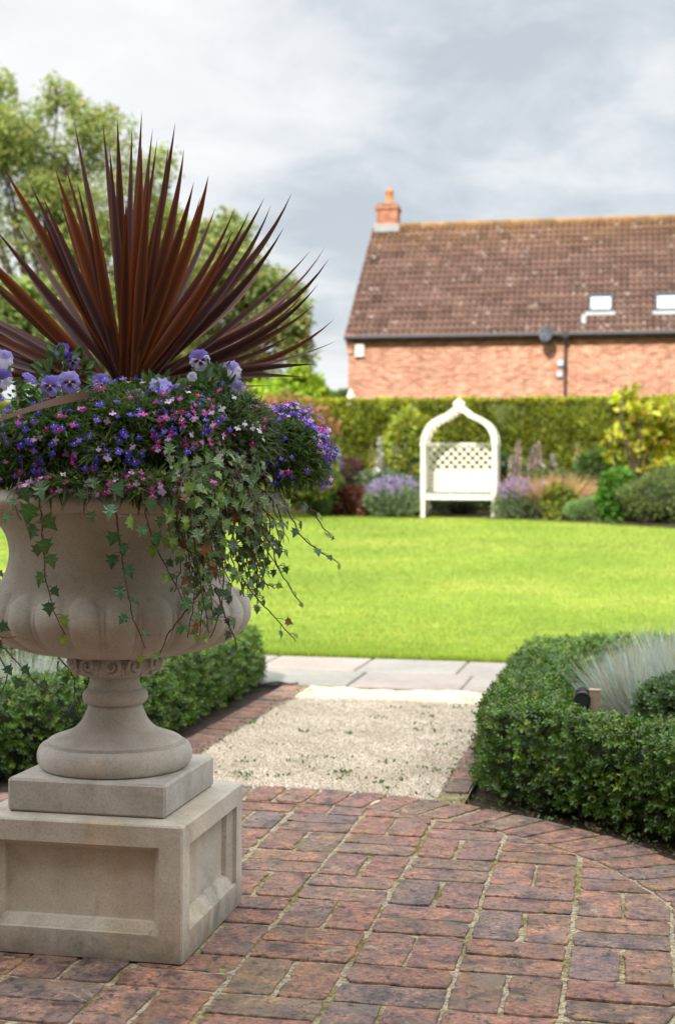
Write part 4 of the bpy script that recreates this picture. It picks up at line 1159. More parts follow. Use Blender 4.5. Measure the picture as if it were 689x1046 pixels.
# ------------------------------------------------------------------ white arbour seat
AW, AD = 1.36, .62
a0 = np.array([-3.15, 26.92, 0]); a0[2] = gz(a0[1]) + .0
ar = thing('arbour_seat', 'white painted arched arbour with lattice back and bench seat at the far lawn edge', 'arbour', a0, None)
def W(x, y, z): return a0 + np.array([x, y, z])
hw = AW / 2
arch = smooth_prof([(-hw, 1.40), (-hw + .03, 1.58), (-hw + .13, 1.76), (-hw + .30, 1.88), (-hw + .46, 1.95), (-.12, 2.03), (0, 2.12)], 22)
for y, nm in ((0, 'front'), (AD, 'back')):
    for s_ in (-1, 1):
        mb = MB(); mb.box(W(s_ * hw, y, .70), (.085, .085, 1.41), 0, None, 0, .006); mb.box(W(s_ * hw, y, 1.40), (.105, .105, .05), 0, None, 0, .006); mb.box(W(s_ * hw, y, .025), (.1, .1, .05), 0, None, 0, .006); mb.build('post', WHITE, ar, a0)
    mb = MB(); V = []
    A2 = np.concatenate([arch, arch[::-1][1:] * [-1, 1]]); tg = norm(np.gradient(A2, axis=0)); tg[21] = [1, 0]; nr = np.stack([-tg[:, 1], tg[:, 0]], -1)
    for p, q in zip(A2, nr):
        for (o, yy_) in ((-.05, -.036), (.05, -.036), (.05, .036), (-.05, .036)): V.append(W(p[0] + q[0] * o, y + yy_, p[1] + q[1] * o))
    K = len(A2); i = np.arange(K - 1)[:, None] * 4; j = np.arange(4)[None]; j2 = (j + 1) % 4
    mb.add(np.array(V), [np.stack([i + j, i + 4 + j, i + 4 + j2, i + j2], -1).reshape(-1, 4), np.array([[0, 1, 2, 3]]), np.array([[0, 3, 2, 1]]) + 4 * (K - 1)]); mb.build('arch', WHITE, ar, a0)
mb = MB()
for p, q in list(zip(A2, nr))[1::2]: mb.box(W(p[0] + q[0] * .03, AD / 2, p[1] + q[1] * .03), (.045, AD + .1, .016), 0, None, 0, .0, axes=np.array([[q[1], 0, -q[0]], [0, 1, 0], [q[0], 0, q[1]]]))
mb.build('roof_slats', WHITE, ar, a0)
mb = MB()
for (dx, dz, r) in ((-.055, 2.155, .062), (.055, 2.155, .062), (0, 2.205, .06)): mb.lathe([(r * math.sin(b_), -r * math.cos(b_)) for b_ in np.linspace(.05, 3.09, 12)], W(dx, -.01, dz), 16)
mb.box(W(0, 0, 2.11), (.16, .085, .10), 0, None, 0, .01); mb.build('finial', WHITE, ar, a0, smooth=False)


def lattice(mb, p0, ux, wd, z0, z1, pitch=.118, th=.01, nrm=None, w=.034):
    """diagonal laths clipped to a rectangle, in two layers"""
    H = z1 - z0
    for sgn, dep in ((1, -.005), (-1, .005)):
        k = -H
        while k < wd + H:
            pts = []
            u0, u1 = (k, k + H) if sgn > 0 else (k + H, k)
            ua, za, ub, zb = u0, 0, u1, H
            lo, hi = 0, 1
            for (a_, b_) in ((ua, ub - ua),):
                if abs(b_) > 1e-9:
                    t0, t1 = (0 - a_) / b_, (wd - a_) / b_
                    lo, hi = max(lo, min(t0, t1)), min(hi, max(t0, t1))
            if hi - lo > .02:
                A_ = np.array(p0) + np.array(ux) * (ua + (ub - ua) * lo) + [0, 0, z0 + H * lo] + np.array(nrm) * dep
                B_ = np.array(p0) + np.array(ux) * (ua + (ub - ua) * hi) + [0, 0, z0 + H * hi] + np.array(nrm) * dep
                d = B_ - A_; l = np.linalg.norm(d); d /= l; s2 = np.cross(np.array(nrm), d)
                mb.box((A_ + B_) / 2, (l, w, th), 0, None, 0, 0, axes=np.array([d, s2, np.array(nrm, float)]))
            k += pitch * math.sqrt(2)


mb = MB(); lattice(mb, W(-hw + .045, AD, 0), (1, 0, 0), AW - .09, .90, 1.40, nrm=(0, -1, 0), w=.036); mb.box(W(0, AD, 1.42), (AW - .1, .045, .05), 0, None, 0, .004); mb.box(W(0, AD, .89), (AW - .1, .04, .04), 0, None, 0, .004); mb.build('back_lattice', WHITE, ar, a0)
for s_ in (-1, 1):
    mb = MB(); lattice(mb, W(s_ * hw, .045, 0), (0, 1, 0), AD - .09, .10, 1.36, nrm=(-s_, 0, 0), w=.045)
    for z in (.09, .55, 1.37): mb.box(W(s_ * hw, AD / 2, z), (.035, AD - .09, .04), 0, None, 0, .004)
    mb.build('side_lattice', WHITE, ar, a0)
mb = MB()
for k in range(5): mb.box(W(0, AD - .04, .53 + .077 * k), (AW - .1, .022, .06), 0, None, 0, .004)
mb.build('backrest', WHITE, ar, a0)
mb = MB()
for k in range(6): mb.box(W(0, .06 + .088 * k, .452), (AW - .1, .08, .024), 0, None, 0, .004)
mb.build('seat', WHITE, ar, a0); mb = MB(); mb.box(W(0, .01, .385), (AW - .09, .03, .085), 0, None, 0, .004); mb.build('seat_rail', WHITE, ar, a0)

# ------------------------------------------------------------------ conifer hedge behind the bed
HY, HT, HX0, HX1 = 29.4, 2.98, -19., 6.5
gzb = float(gz(30.))
t = thing('conifer_hedge', 'tall clipped yellow green conifer hedge behind the flower bed', 'hedge', ((HX0 + HX1) / 2, HY + .5, gzb)); off = np.array(t.location)
mb = MB(); grid_sheet(mb, HX0, HX1, 0, 1, 260, 30, lambda x, y: 0 * x); V = mb.v[0]; v_ = V[:, 1]
yy_ = np.where(v_ < .62, 0, np.where(v_ < .95, (v_ - .62) / .33 * .95, .95)); zz_ = np.where(v_ < .62, v_ / .62 * (HT - gzb), np.where(v_ < .95, HT - gzb, 0)) + gzb
V2 = np.stack([V[:, 0], HY + .1 + yy_, zz_ - .06], -1); V2[:, 1] -= .05 * noise3(V2, 3.2, 2) + .04 * noise3(V2, 9, 6); mb.v[0] = V2
mb.build('dark_core', surf('hedge shade', (.09, .11, .025), .95, [(10, .8, .06)], var=.5, scale=4), t, off)  # added solid core, the hedge's inner shade put into its colour
n = 76000; x = U(-18.6, HX1, n); v_ = U(0, 1.22, n); front = v_ < 1
P = np.stack([x, np.where(front, HY, HY + (v_ - 1) / .22 * .95), np.where(front, gzb + v_ * (HT - gzb), HT)], -1)
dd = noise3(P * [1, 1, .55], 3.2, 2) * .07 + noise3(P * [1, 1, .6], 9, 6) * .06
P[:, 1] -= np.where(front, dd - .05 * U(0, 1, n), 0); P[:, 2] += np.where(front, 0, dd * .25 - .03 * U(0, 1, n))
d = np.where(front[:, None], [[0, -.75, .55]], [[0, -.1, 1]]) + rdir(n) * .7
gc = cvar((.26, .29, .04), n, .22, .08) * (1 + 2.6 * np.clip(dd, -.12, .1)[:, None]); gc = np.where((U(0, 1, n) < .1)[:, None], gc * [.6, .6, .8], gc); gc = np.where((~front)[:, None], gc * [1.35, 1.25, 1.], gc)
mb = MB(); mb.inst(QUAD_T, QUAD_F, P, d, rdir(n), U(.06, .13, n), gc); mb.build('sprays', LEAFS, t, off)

# ------------------------------------------------------------------ plants of the border
def shrub(name, label, px, depth, wpx, hpx, n, col, size, kind='leaf', cat='shrub', extra=None, group=None, lift=0., depthk=.8, blend=None, var=.25, young=None, trunk=0):
    b = foot(px, depth); b[2] += .02; m = depth / FPX; rx, h = wpx * m / 2, hpx * m
    t = thing(name, label, cat, b, group); c = b + [0, 0, h * .46 + lift * h]; r = np.array([rx, rx * depthk, h * .54 * (1 - lift * .6)])
    P, nn = mound(c, r, n, -.8); mb = MB()
    P = P + nn * (.10 * min(rx, h) * noise3(P, 5.5 / max(rx, .1) * .6, 4))[:, None]
    P[:, 2] = np.maximum(P[:, 2], b[2] + .01)
    gc = cvar(col, n, var, .08)
    if blend is not None: gc = np.where((U(0, 1, n) < blend[1])[:, None], cvar(blend[0], n, .2), gc)
    if young is not None: gc = np.where((((P[:, 2] - b[2]) / h > .72) & (U(0, 1, n) < young[1]))[:, None], cvar(young[0], n, .2), gc)
    if kind == 'leaf': mb.inst(LEAF_T, LEAF_F, P, nn * .6 + rdir(n) * .9 + [0, 0, .15], rdir(n), U(.65, 1.3, n) * size, gc)
    elif kind == 'blade': 
        a = U(0, 2 * np.pi, n); e = U(.0, 1, n); P = b + np.stack([np.cos(a) * rx * .3 * e, np.sin(a) * rx * .3 * e, 0 * a], -1)
        blades(mb, P, np.stack([np.cos(a) * e * rx / h * 1.15, np.sin(a) * e * rx / h, np.full(n, 1.)], -1), U(.75, 1.15, n) * np.hypot(h, rx * e), size, gc, .35)
    elif kind == 'needle': blades(mb, P, nn * .7 + rdir(n) * .5 + [0, 0, .5], U(.6, 1.2, n) * size, size * .22, gc, .1)
    mb.build('foliage', LEAFS, t, b)
    if kind != 'blade':
        mc = MB(); mc.lathe([(max(rx * .62 * math.sin(a), .01), h * .4 - h * .38 * math.cos(a)) for a in np.linspace(.05, 3.1, 10)], b + [0, 0, lift * h], 16); mc.build('dark_core', CORE, t, b)
    if trunk:
        for k in range(trunk):
            mt = MB(); a = U(0, 6.28); mt.tube([b + [.05 * math.cos(a), .05 * math.sin(a), -.03], b + [.1 * math.cos(a), .1 * math.sin(a), h * .4], b + [rx * .4 * math.cos(a), rx * .3 * math.sin(a), h * .8]], [.03, .022, .01], 7); mt.build('stem', BARK, t, b)
    if extra: extra(t, b, c, r)
    return t


def spikes(n, col, ln, w, up=.9, top=.2):
    def f(t, b, c, r):
        mb = MB(); P, nn = mound(c, r * 1.0, n, top); d = nn * (1 - up) + np.array([0, 0, up]) + rdir(n) * .15
        for k in range(5):
            q = P + norm(d) * ln * (.25 + .18 * k); blades(mb, q, d + rdir(n) * .9, ln * .22, w, cvar(col, n, .2), .1)
        mb.build('blossoms', PETAL, t, b)
    return f


LAV = (.24, .2, .32)
shrub('lavender_bush', 'lavender mound with purple haze of flowers left of the white arbour', 402, 27.35, 56, 30, 3600, (.19, .25, .13), .09, 'needle', 'lavender', spikes(210, LAV, .22, .035), 'lavender in the border')
shrub('lavender_bush', 'grey green lavender mound just right of the white arbour', 532, 26.5, 52, 30, 3200, (.19, .23, .13), .09, 'needle', 'lavender', spikes(160, (.26, .2, .34), .22, .03), 'lavender in the border')
shrub('lavender_bush', 'small grey lavender in the shade behind the arbour seat', 470, 28.0, 50, 24, 1500, (.12, .16, .09), .09, 'needle', 'lavender', spikes(60, LAV, .2, .03), 'lavender in the border')
shrub('cotton_lavender', 'round pale green clipped mound at the lawn edge in front of the tan grass', 598, 25.55, 42, 23, 2600, (.2, .3, .11), .06, 'needle')
shrub('fountain_grass', 'tan and orange fountain grass clump right of the arbour', 566, 26.6, 96, 50, 1900, (.42, .3, .13), .018, 'blade', 'ornamental grass', None, None, blend=((.42, .24, .15), .35))
shrub('euphorbia', 'olive yellow leafy clump in front of the tan fountain grass', 571, 25.95, 32, 34, 900, (.17, .2, .03), .10, 'leaf', 'plant')
shrub('coral_bells', 'dark red leafed low plant left of the lavender mound', 357, 27.6, 40, 28, 900, (.12, .04, .03), .11, 'leaf', 'plant')
shrub('barberry', 'dark purple red bush behind the low red plant at the left of the border', 358, 28.5, 34, 52, 900, (.1, .04, .045), .09, 'leaf', 'shrub', None, None, .1)
shrub('lily_clump', 'fresh green leafy clump between the urn flowers and the red plant', 335, 27.7, 30, 44, 900, (.12, .2, .04), .13, 'leaf', 'plant')
shrub('clipped_mound', 'small round grey green mound at the lawn edge beside the urn flowers', 326, 27.35, 26, 24, 1400, (.13, .2, .07), .06, 'needle')
shrub('red_tipped_shrub', 'wide green shrub with orange red young leaves behind the urn flowers', 284, 26.9, 120, 116, 3600, (.13, .15, .035), .12, 'leaf', 'shrub', None, None, .05, young=((.32, .15, .08), .7))
shrub('variegated_shrub', 'yellow green shrub left of the arbour against the hedge', 418, 28.5, 46, 88, 1500, (.26, .3, .04), .12, 'leaf', 'shrub', None, None, .25, trunk=3)
shrub('hydrangea', 'grey leaved low plant with pale flower heads behind the lavender', 395, 28.2, 70, 46, 900, (.1, .16, .07), .13, 'leaf', 'shrub', None, None, blend=((.55, .55, .5), .22))
shrub('peony_clump', 'low green clump between the lavender and the dark red bush', 380, 28.3, 40, 40, 800, (.11, .17, .04), .12, 'leaf', 'plant')
shrub('rose_bush', 'deep green bush with white blooms right behind the arbour', 515, 28.2, 30, 58, 900, (.06, .12, .03), .12, 'leaf', 'shrub', blend=((.6, .6, .55), .05))
shrub('viburnum', 'dark green rounded bush behind the tan grass by the yellow tree', 612, 27.6, 52, 66, 1700, (.07, .12, .03), .12, 'leaf')
shrub('laurel_bush', 'bright mid green leafy bush between the clipped mound and the olive bush', 631, 25.1, 36, 50, 1300, (.09, .2, .03), .13, 'leaf')
shrub('hebe', 'broad olive green bush at the lawn edge, right edge of the photo', 680, 24.6, 100, 54, 5200, (.115, .15, .045), .06, 'leaf', 'shrub', None, None, 0)
shrub('ground_elder', 'mixed green clump at the foot of the hedge behind the tan grass', 556, 28.2, 60, 50, 1300, (.12, .17, .05), .12, 'leaf', 'plant', blend=((.5, .45, .42), .1))


def spires(label, spots, col, name, group):
    for k, (px, dep, hpx) in enumerate(spots):
        b = foot(px, dep); h = hpx * dep / FPX; lab = label[k]
        t = thing(name, lab, 'flower spire', b, group); ms = MB(); top = b + [U(-.04, .04), 0, h]; ms.tube([b, (b + top) / 2, top], [.012, .01, .005], 6); ms.build('stem', GSTEM, t, b)
        n = 170; f = U(.45, 1, n); P = b + (top - b) * f[:, None]; d = rdir(n, -.3); P = P + d * (.055 * (1.25 - f))[:, None] * [1, 1, .4]
        mb = MB(); mb.inst(QUAD_T, QUAD_F, P, d, rdir(n), U(.05, .085, n) * (1.35 - .6 * f), cvar(col[k % len(col)], n, .2)); mb.build('flowers', PETAL, t, b)
        n = 90; P = b + (top - b) * U(.03, .4, n)[:, None]; d = rdir(n, -.1); mb = MB(); mb.inst(LEAF_T, LEAF_F, P, d, rdir(n), U(.12, .24, n), cvar((.09, .15, .04), n)); mb.build('leaves', LEAFS, t, b)


spires(['pale blue delphinium spire at the left against the hedge', 'tall white delphinium spire left of the arbour', 'tan seed spike left of the white delphinium', 'blue delphinium spire nearest to the arbour', 'pinkish foxglove spire left of the arbour post', 'pinkish foxglove spire beside the arbour post', 'small mauve spire between the white and blue delphiniums'],
       [(348, 28.4, 62), (386, 28.4, 78), (380, 28.5, 68), (403, 28.4, 72), (408, 28.3, 68), (419, 28.3, 68), (394, 28.5, 66)], [(.26, .29, .4), (.5, .48, .5), (.3, .25, .1), (.2, .22, .42), (.36, .28, .24), (.36, .29, .25), (.34, .3, .34)], 'delphinium', 'flower spires in the border')
spires(['pink spire right of the arbour, tallest of its clump', 'second pink spire from the arbour post', 'mauve pink spire in the middle of the right clump', 'dusky pink spire above the tan grass', 'short pink spire at the right end of the clump', 'cream spike standing alone right of the pink spires'],
       [(527, 28.0, 74), (521, 27.8, 62), (543, 28.0, 70), (550, 28.0, 74), (563, 28.0, 62), (589, 28.2, 72)], [(.38, .27, .27), (.36, .28, .26), (.32, .22, .24), (.35, .25, .26), (.38, .31, .3), (.32, .28, .13)], 'foxglove', 'flower spires in the border')

# ------------------------------------------------------------------ trees
def leafcloud(mb, clumps, n, size, col, var=.25, T=QUAD_T, Fc=QUAD_F, hollow=.45, young=None):
    w = np.array([c[1].prod() ** (2 / 3) for c in clumps]); w /= w.sum(); k = rng.choice(len(clumps), n, p=w)
    C = np.array([c[0] for c in clumps])[k]; Rr = np.array([c[1] for c in clumps])[k]; tone = (1 + rng.normal(0, .16, len(clumps)))[k]
    d = rdir(n); rad = hollow + (1.05 - hollow) * U(0, 1, n) ** .7
    P = C + d * Rr * (rad * (1 + .22 * noise3(d + C * .37, 4, 9)))[:, None]
    gc = cvar(col, n, var, .08) * tone[:, None]
    if young is not None: gc = np.where((U(0, 1, n) < young[1])[:, None], cvar(young[0], n, .2), gc)
    mb.inst(T, Fc, P, rdir(n) + [0, 0, -.25], rdir(n), U(.6, 1.35, n) * size, gc)


def tree(name, label, px, depth, blobs, n, size, col, trunk_r, group='trees behind the garden', young=None, sub=7, hollow=.45, var=.25, cat='tree'):
    """blobs: (px, py, rx px, ry px) of the main crown masses"""
    b = foot(px, depth); t = thing(name, label, cat, b, group); m = depth / FPX
    cl, tips_ = [], []
    for (bx, by, rx, ry) in blobs:
        c = at(bx, by, depth + U(-.6, .6) * rx * m); R3 = np.array([rx, rx * .9, ry]) * m; tips_.append(c)
        for _ in range(sub):
            d = rdir(1, -.75)[0]; q = c + d * R3 * U(.35, .95); s_ = U(.28, .52); cl.append((q, R3 * s_ * np.array([1, 1, .85])))
    mb = MB(); top = max(c[2] for c in tips_); h0 = b[2] + (np.mean([c[2] for c in tips_]) - b[2]) * .45
    fork = np.array([b[0] + U(-.2, .2), b[1], h0]); mb.tube([b - [0, 0, .1], b + (fork - b) * .5 + [.06, 0, 0], fork], [trunk_r, trunk_r * .8, trunk_r * .68], 12)
    for c in tips_:
        md = fork + (c - fork) * .5 + rng.normal(0, .15, 3) + [0, 0, .3]; mb.tube(smooth_prof([fork - [0, 0, .2], md, c - (c - md) * .25, c], 10), np.linspace(trunk_r * .5, .02, 10), 7)
    for (q, r_) in cl:
        c = tips_[int(np.argmin([np.linalg.norm(q - z) for z in tips_]))]; mb.tube(smooth_prof([c, (c + q) / 2 + rng.normal(0, .1, 3), q - (q - c) * .2, q + (q - c) * .05], 7), np.linspace(trunk_r * .16, .008, 7), 5)
    mb.build('trunk', BARK, t, b); mb = MB(); leafcloud(mb, cl, n, size, col, var, hollow=hollow, young=young); mb.build('crown', LEAFS, t, b)


tree('acacia_tree', 'tall airy yellow green tree at the far left behind the cordyline', 40, 37, [(-60, 190, 80, 90), (0, 150, 62, 62), (70, 165, 62, 66), (110, 230, 62, 70), (30, 250, 75, 80), (-10, 95, 34, 36), (-60, 90, 50, 40), (60, 105, 30, 30), (90, 128, 34, 34), (150, 200, 46, 50), (165, 262, 50, 55), (40, 200, 60, 60)], 44000, .115, (.25, .315, .09), .17, sub=11, var=.3, young=((.3, .29, .09), .3))
tree('broad_tree', 'dense dark green tree in the middle distance right of the cordyline', 205, 42, [(190, 320, 72, 72), (225, 270, 52, 48), (262, 318, 46, 52), (296, 352, 30, 40), (150, 340, 70, 70), (240, 375, 60, 40), (230, 240, 30, 26), (180, 255, 40, 40), (285, 300, 24, 26), (280, 345, 42, 46), (305, 325, 18, 24)], 30000, .17, (.2, .25, .085), .35, sub=10, young=((.34, .36, .1), .25))
tree('dark_tree', 'dark shaded tree low behind the left flowers of the urn', 20, 33, [(10, 355, 70, 60), (-70, 350, 60, 70), (85, 365, 60, 45), (40, 310, 60, 45), (110, 330, 40, 40)], 21000, .16, (.19, .25, .07), .28, sub=8)
tree('lime_shrub', 'bright yellow green young tree just above the hedge left of the house', 296, 34, [(298, 396, 30, 22), (275, 402, 26, 18), (316, 402, 18, 16), (300, 382, 16, 14)], 5200, .15, (.26, .37, .035), .08, sub=8)
tree('distant_tree', 'small green tree far off beside the left corner of the house', 347, 60, [(348, 407, 14, 12), (340, 412, 12, 10)], 1800, .2, (.08, .15, .03), .1, sub=6)
tree('magnolia', 'small yellow green tree with large bronze tipped leaves at the right of the border', 648, 26.2, [(650, 425, 26, 20), (635, 455, 18, 18), (668, 445, 24, 22), (683, 420, 24, 18), (655, 480, 20, 14), (684, 472, 26, 22), (625, 447, 12, 10), (672, 492, 22, 12), (640, 405, 12, 12)], 1250, .19, (.36, .38, .04), .05, group='small border trees', young=((.4, .2, .05), .1), sub=6, hollow=.2, var=.25)

# ------------------------------------------------------------------ the brick house beyond the hedge
HXL, HXR, HYF, HDEP, EZ, RZ = -7.35, 9.5, 37.35, 8.3, 5.29, 8.88
gb = float(gz(35.))
ho = thing('brick_house', 'long red brick house with brown tiled roof beyond the hedge', 'house', (HXL, HYF, gb)); off = np.array(ho.location)
HYR = HYF + HDEP / 2
mb = MB(); w = np.array
V = w([(HXL, HYF, gb - .1), (HXR, HYF, gb - .1), (HXR, HYF, EZ), (HXL, HYF, EZ), (HXL, HYF + HDEP, gb - .1), (HXR, HYF + HDEP, gb - .1), (HXR, HYF + HDEP, EZ), (HXL, HYF + HDEP, EZ), (HXL, HYR, RZ - .12), (HXR, HYR, RZ - .12)])
mb.add(V, [w([[0, 1, 2, 3], [5, 4, 7, 6]]), w([[4, 0, 3, 8, 7], [1, 5, 6, 9, 2]])])
mb.box((HXL + .075, HYF - .05, EZ - .16), (.24, .12, .32)); mb.box((HXL + .06, HYF - .03, EZ - .42), (.18, .08, .2)); wall = mb.build('wall', HBRICK, ho, off)
# roof of corrugated tiles, one strip per course
slope = math.atan2(RZ - EZ, HDEP / 2); ncourse = 20; sl = math.hypot(RZ - EZ, HDEP / 2) + .22
def roofside(sgn):
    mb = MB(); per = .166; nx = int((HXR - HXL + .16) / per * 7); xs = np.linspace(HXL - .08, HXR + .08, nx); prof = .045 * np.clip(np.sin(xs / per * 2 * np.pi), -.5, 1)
    for k in range(ncourse):
        s0, s1 = k * sl / ncourse, (k + 1) * sl / ncourse + .04; V = []
        for s_, lift in ((s0, .05), (s0, .024), (s1, .0)):
            d = s_ - .22; y = d * math.cos(slope); z = d * math.sin(slope); o = lift + prof + .006 * np.sin(xs * 1.7 + k)
            V.append(np.stack([xs, (HYF if sgn > 0 else HYF + HDEP) + sgn * (y - o * math.sin(slope) * 1.), EZ + z + o * math.cos(slope)], -1))
        if k: V[1][:, 2] += 0
        V = np.array([V[1], V[0], V[2]]).reshape(-1, 3); i = np.arange(2)[:, None] * nx; j = np.arange(nx - 1)[None]
        tile = np.floor(xs / (per * 2)).astype(int); tc = (np.random.default_rng(k).normal(0, .13, tile.max() - tile.min() + 1))[tile - tile.min()]
        warm = np.clip((k - 13) / 7, 0, 1); c = np.array((.15, .09, .07)) * (1 - warm * .35) + np.array((.24, .13, .05)) * warm * .35
        cc = c * (1 + tc[:, None]) * (.82 + .26 * np.clip(prof / .045, -.5, 1))[:, None]; Fq = np.stack([i + j, i + j + 1, i + nx + j + 1, i + nx + j], -1).reshape(-1, 4)  # channels coloured darker than the rolls, standing in for shading across the columns
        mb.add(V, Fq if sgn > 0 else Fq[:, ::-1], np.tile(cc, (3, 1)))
    return mb
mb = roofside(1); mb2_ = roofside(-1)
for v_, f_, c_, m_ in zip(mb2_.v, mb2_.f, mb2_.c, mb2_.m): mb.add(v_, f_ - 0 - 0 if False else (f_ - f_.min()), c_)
x = HXL
while x < HXR: mb.tube([(x, HYR, RZ + .02), (x + .43, HYR, RZ + .025)], [.10, .112], 10, np.array((.22, .13, .06)) * U(.8, 1.2)); x += .44
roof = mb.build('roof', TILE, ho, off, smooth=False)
# chimney
chx = at(396.5, 240, 42.)[0]; mb = MB(); mb.box((chx, HYR, RZ + .22), (.62, .55, .8)); mb.box((chx, HYR, RZ + .52), (.70, .63, .07)); mb.box((chx, HYR, RZ + .585), (.66, .59, .06)); ch = mb.build('chimney', HBRICK_R, roof, off)
mb = MB(); mb.box((chx, HYR, RZ + .65), (.60, .53, .08), 0, None, 0, .02); mb.build('chimney_capping', surf('sooty cement', (.16, .15, .13), .9, var=.3), roof, off)
mb = MB(); mb.box((chx, HYR - .30, RZ - .07), (.76, .10, .24), 0, None, 0, .01); mb.box((chx - .34, HYR, RZ - .0), (.06, .6, .2)); mb.build('chimney_flashing', LEAD, roof, off)
mb = MB(); mb.lathe([(.12, 0), (.125, .06), (.115, .08), (.105, .34), (.125, .36), (.125, .42), (.09, .42), (.085, .2)], (chx + .03, HYR, RZ + .68), 18, cap=False); mb.build('chimney_pot', TERRA, roof, off, smooth=True)
# fascia, gutter, downpipe
mb = MB(); mb.box(((HXL + HXR) / 2 + .1, HYF - .09, EZ - .17), (HXR - HXL - .1, .16, .11)); mb.build('fascia', BROWNB, ho, off)
mb = MB(); mb.tube([(HXL - .06, HYF - .235, EZ - .125), (HXR, HYF - .235, EZ - .125)], .062, 12); k = HXL + .5
while k < HXR: mb.box((k, HYF - .225, EZ - .15), (.03, .10, .12)); k += 1.02
mb.build('gutter', BLACKPL, ho, off)
dpx = at(580, 370, 38.6)[0]; mb = MB(); mb.tube([(dpx, HYF - .235, EZ - .15), (dpx, HYF - .23, EZ - .28), (dpx, HYF - .07, EZ - .45), (dpx, HYF - .07, gb)], .036, 10); mb.box((dpx, HYF - .235, EZ - .13), (.15, .15, .16))
for z in (3.4, 4.3): mb.box((dpx, HYF - .05, z), (.12, .09, .05))
mb.build('downpipe', BLACKPL, ho, off)
# satellite dish, alarm box, small junction boxes
sx_ = at(561, 348, 38.2)[0]; sz_ = at(561, 348, 38.2)[2]; dish = MB(); a_ = norm(np.array([-.35, -1, .35])); u_ = norm(np.cross(a_, [0, 0, 1.])); v_ = np.cross(u_, a_); cD = np.array([sx_, HYF - .45, sz_])
Vd, Fd = [], []
for k in range(7):
    r_ = .2 * k / 6
    for q in range(20):
        an_ = q * math.pi / 10; Vd.append(cD + u_ * r_ * math.cos(an_) * .92 + v_ * r_ * math.sin(an_) * 1.08 + a_ * (r_ * r_ * 1.1 - .04))
for k in range(6):
    for q in range(20): Fd.append([k * 20 + q, k * 20 + (q + 1) % 20, (k + 1) * 20 + (q + 1) % 20, (k + 1) * 20 + q])
dish.add(np.array(Vd), np.array(Fd)); sd_ = dish.build('satellite_dish', surf('slate grey paint', (.05, .06, .075), .6, var=.15), ho, off, smooth=True)
mb = MB(); mb.tube([cD - v_ * .24, cD - v_ * .12 + a_ * .2, cD + a_ * .3], .012, 6); mb.box(cD + a_ * .3, (.07, .07, .07), 0, None, 0, .01); mb.tube([cD - a_ * .04, cD - a_ * .12 + [0, 0, -.05], (sx_ + .04, HYF - .02, sz_ - .15)], .02, 8); mb.box((sx_ + .04, HYF - .02, sz_ - .15), (.14, .03, .2), 0, None, 0, .005); mb.build('dish_arm', GREYPL, sd_, off)
for (px_, py_, s_) in ((575, 377, .16), (574, 388, .15)): p_ = at(px_, py_, 38.6); mb = MB(); mb.box((p_[0], HYF - .045, p_[2]), (s_, .08, s_), 0, None, 0, .012); mb.build('junction_box', surf('blue grey box', (.4, .46, .5), .6, var=.1), ho, off)
p_ = at(368, 358.5, 38.); mb = MB(); mb.box((p_[0], HYF - .06, p_[2]), (.26, .11, .37), 0, None, 0, .03); mb.box((p_[0], HYF - .12, p_[2] + .02), (.16, .02, .2), 0, None, 0, .008); mb.build('alarm_box', WHITE, ho, off)
# roof windows
for (px_, py_) in ((613, 312), (681, 311)):
    d_ = ray(px_, py_); nrm_ = np.array([0, -math.sin(slope), math.cos(slope)]); up_ = np.array([0, math.cos(slope), math.sin(slope)]); p0_ = np.array([0, HYF, EZ])
    t_ = ((p0_ - EYE) @ nrm_) / (d_ @ nrm_); p_ = EYE + d_ * t_ + nrm_ * .06; ax = np.array([[1, 0, 0], up_, nrm_]); mb = MB()
    for (cx2, cy2, sx2, sy2) in ((0, .37, .62, .07), (0, -.37, .62, .07), (-.285, 0, .05, .67), (.285, 0, .05, .67)): mb.box(p_ + ax[0] * cx2 + ax[1] * cy2, (sx2, sy2, .12), 0, None, 0, .008, axes=ax)
    rw = mb.build('roof_window', surf('dark frame', (.05, .055, .06), .6, var=.1), roof, off); mb = MB(); mb.box(p_ + nrm_ * .0, (.52, .67, .04), 0, None, 0, 0, axes=ax); mb.build('pane', GLASS, rw, off)
    mb = MB(); mb.box(p_ - up_ * .50 + nrm_ * .01, (.78, .17, .05), 0, None, 0, .01, axes=ax)
    if px_ < 650: mb.box(p_ - up_ * .72 - ax[0] * .42 + nrm_ * .0, (.13, .4, .04), 0, None, 0, .01, axes=ax)
    mb.build('apron_flashing', LEAD, rw, off)
# white pointed cap of a post behind the hedge
p_ = at(358, 403, 33.); b = np.array([p_[0], p_[1], gb]); mb = MB(); mb.box((b[0], b[1], (gb + p_[2]) / 2 - .1), (.12, .12, p_[2] - gb - .2), 0, None, 0, .01); mb.lathe([(.11, 0), (.125, .03), (.09, .09), (.03, .2), (.005, .26)], (b[0], b[1], p_[2] - .12), 4 * 5); prop(mb.build('fence_post', WHITE, own=b), 'white pointed post top peeping over the hedge by the house corner', 'post')

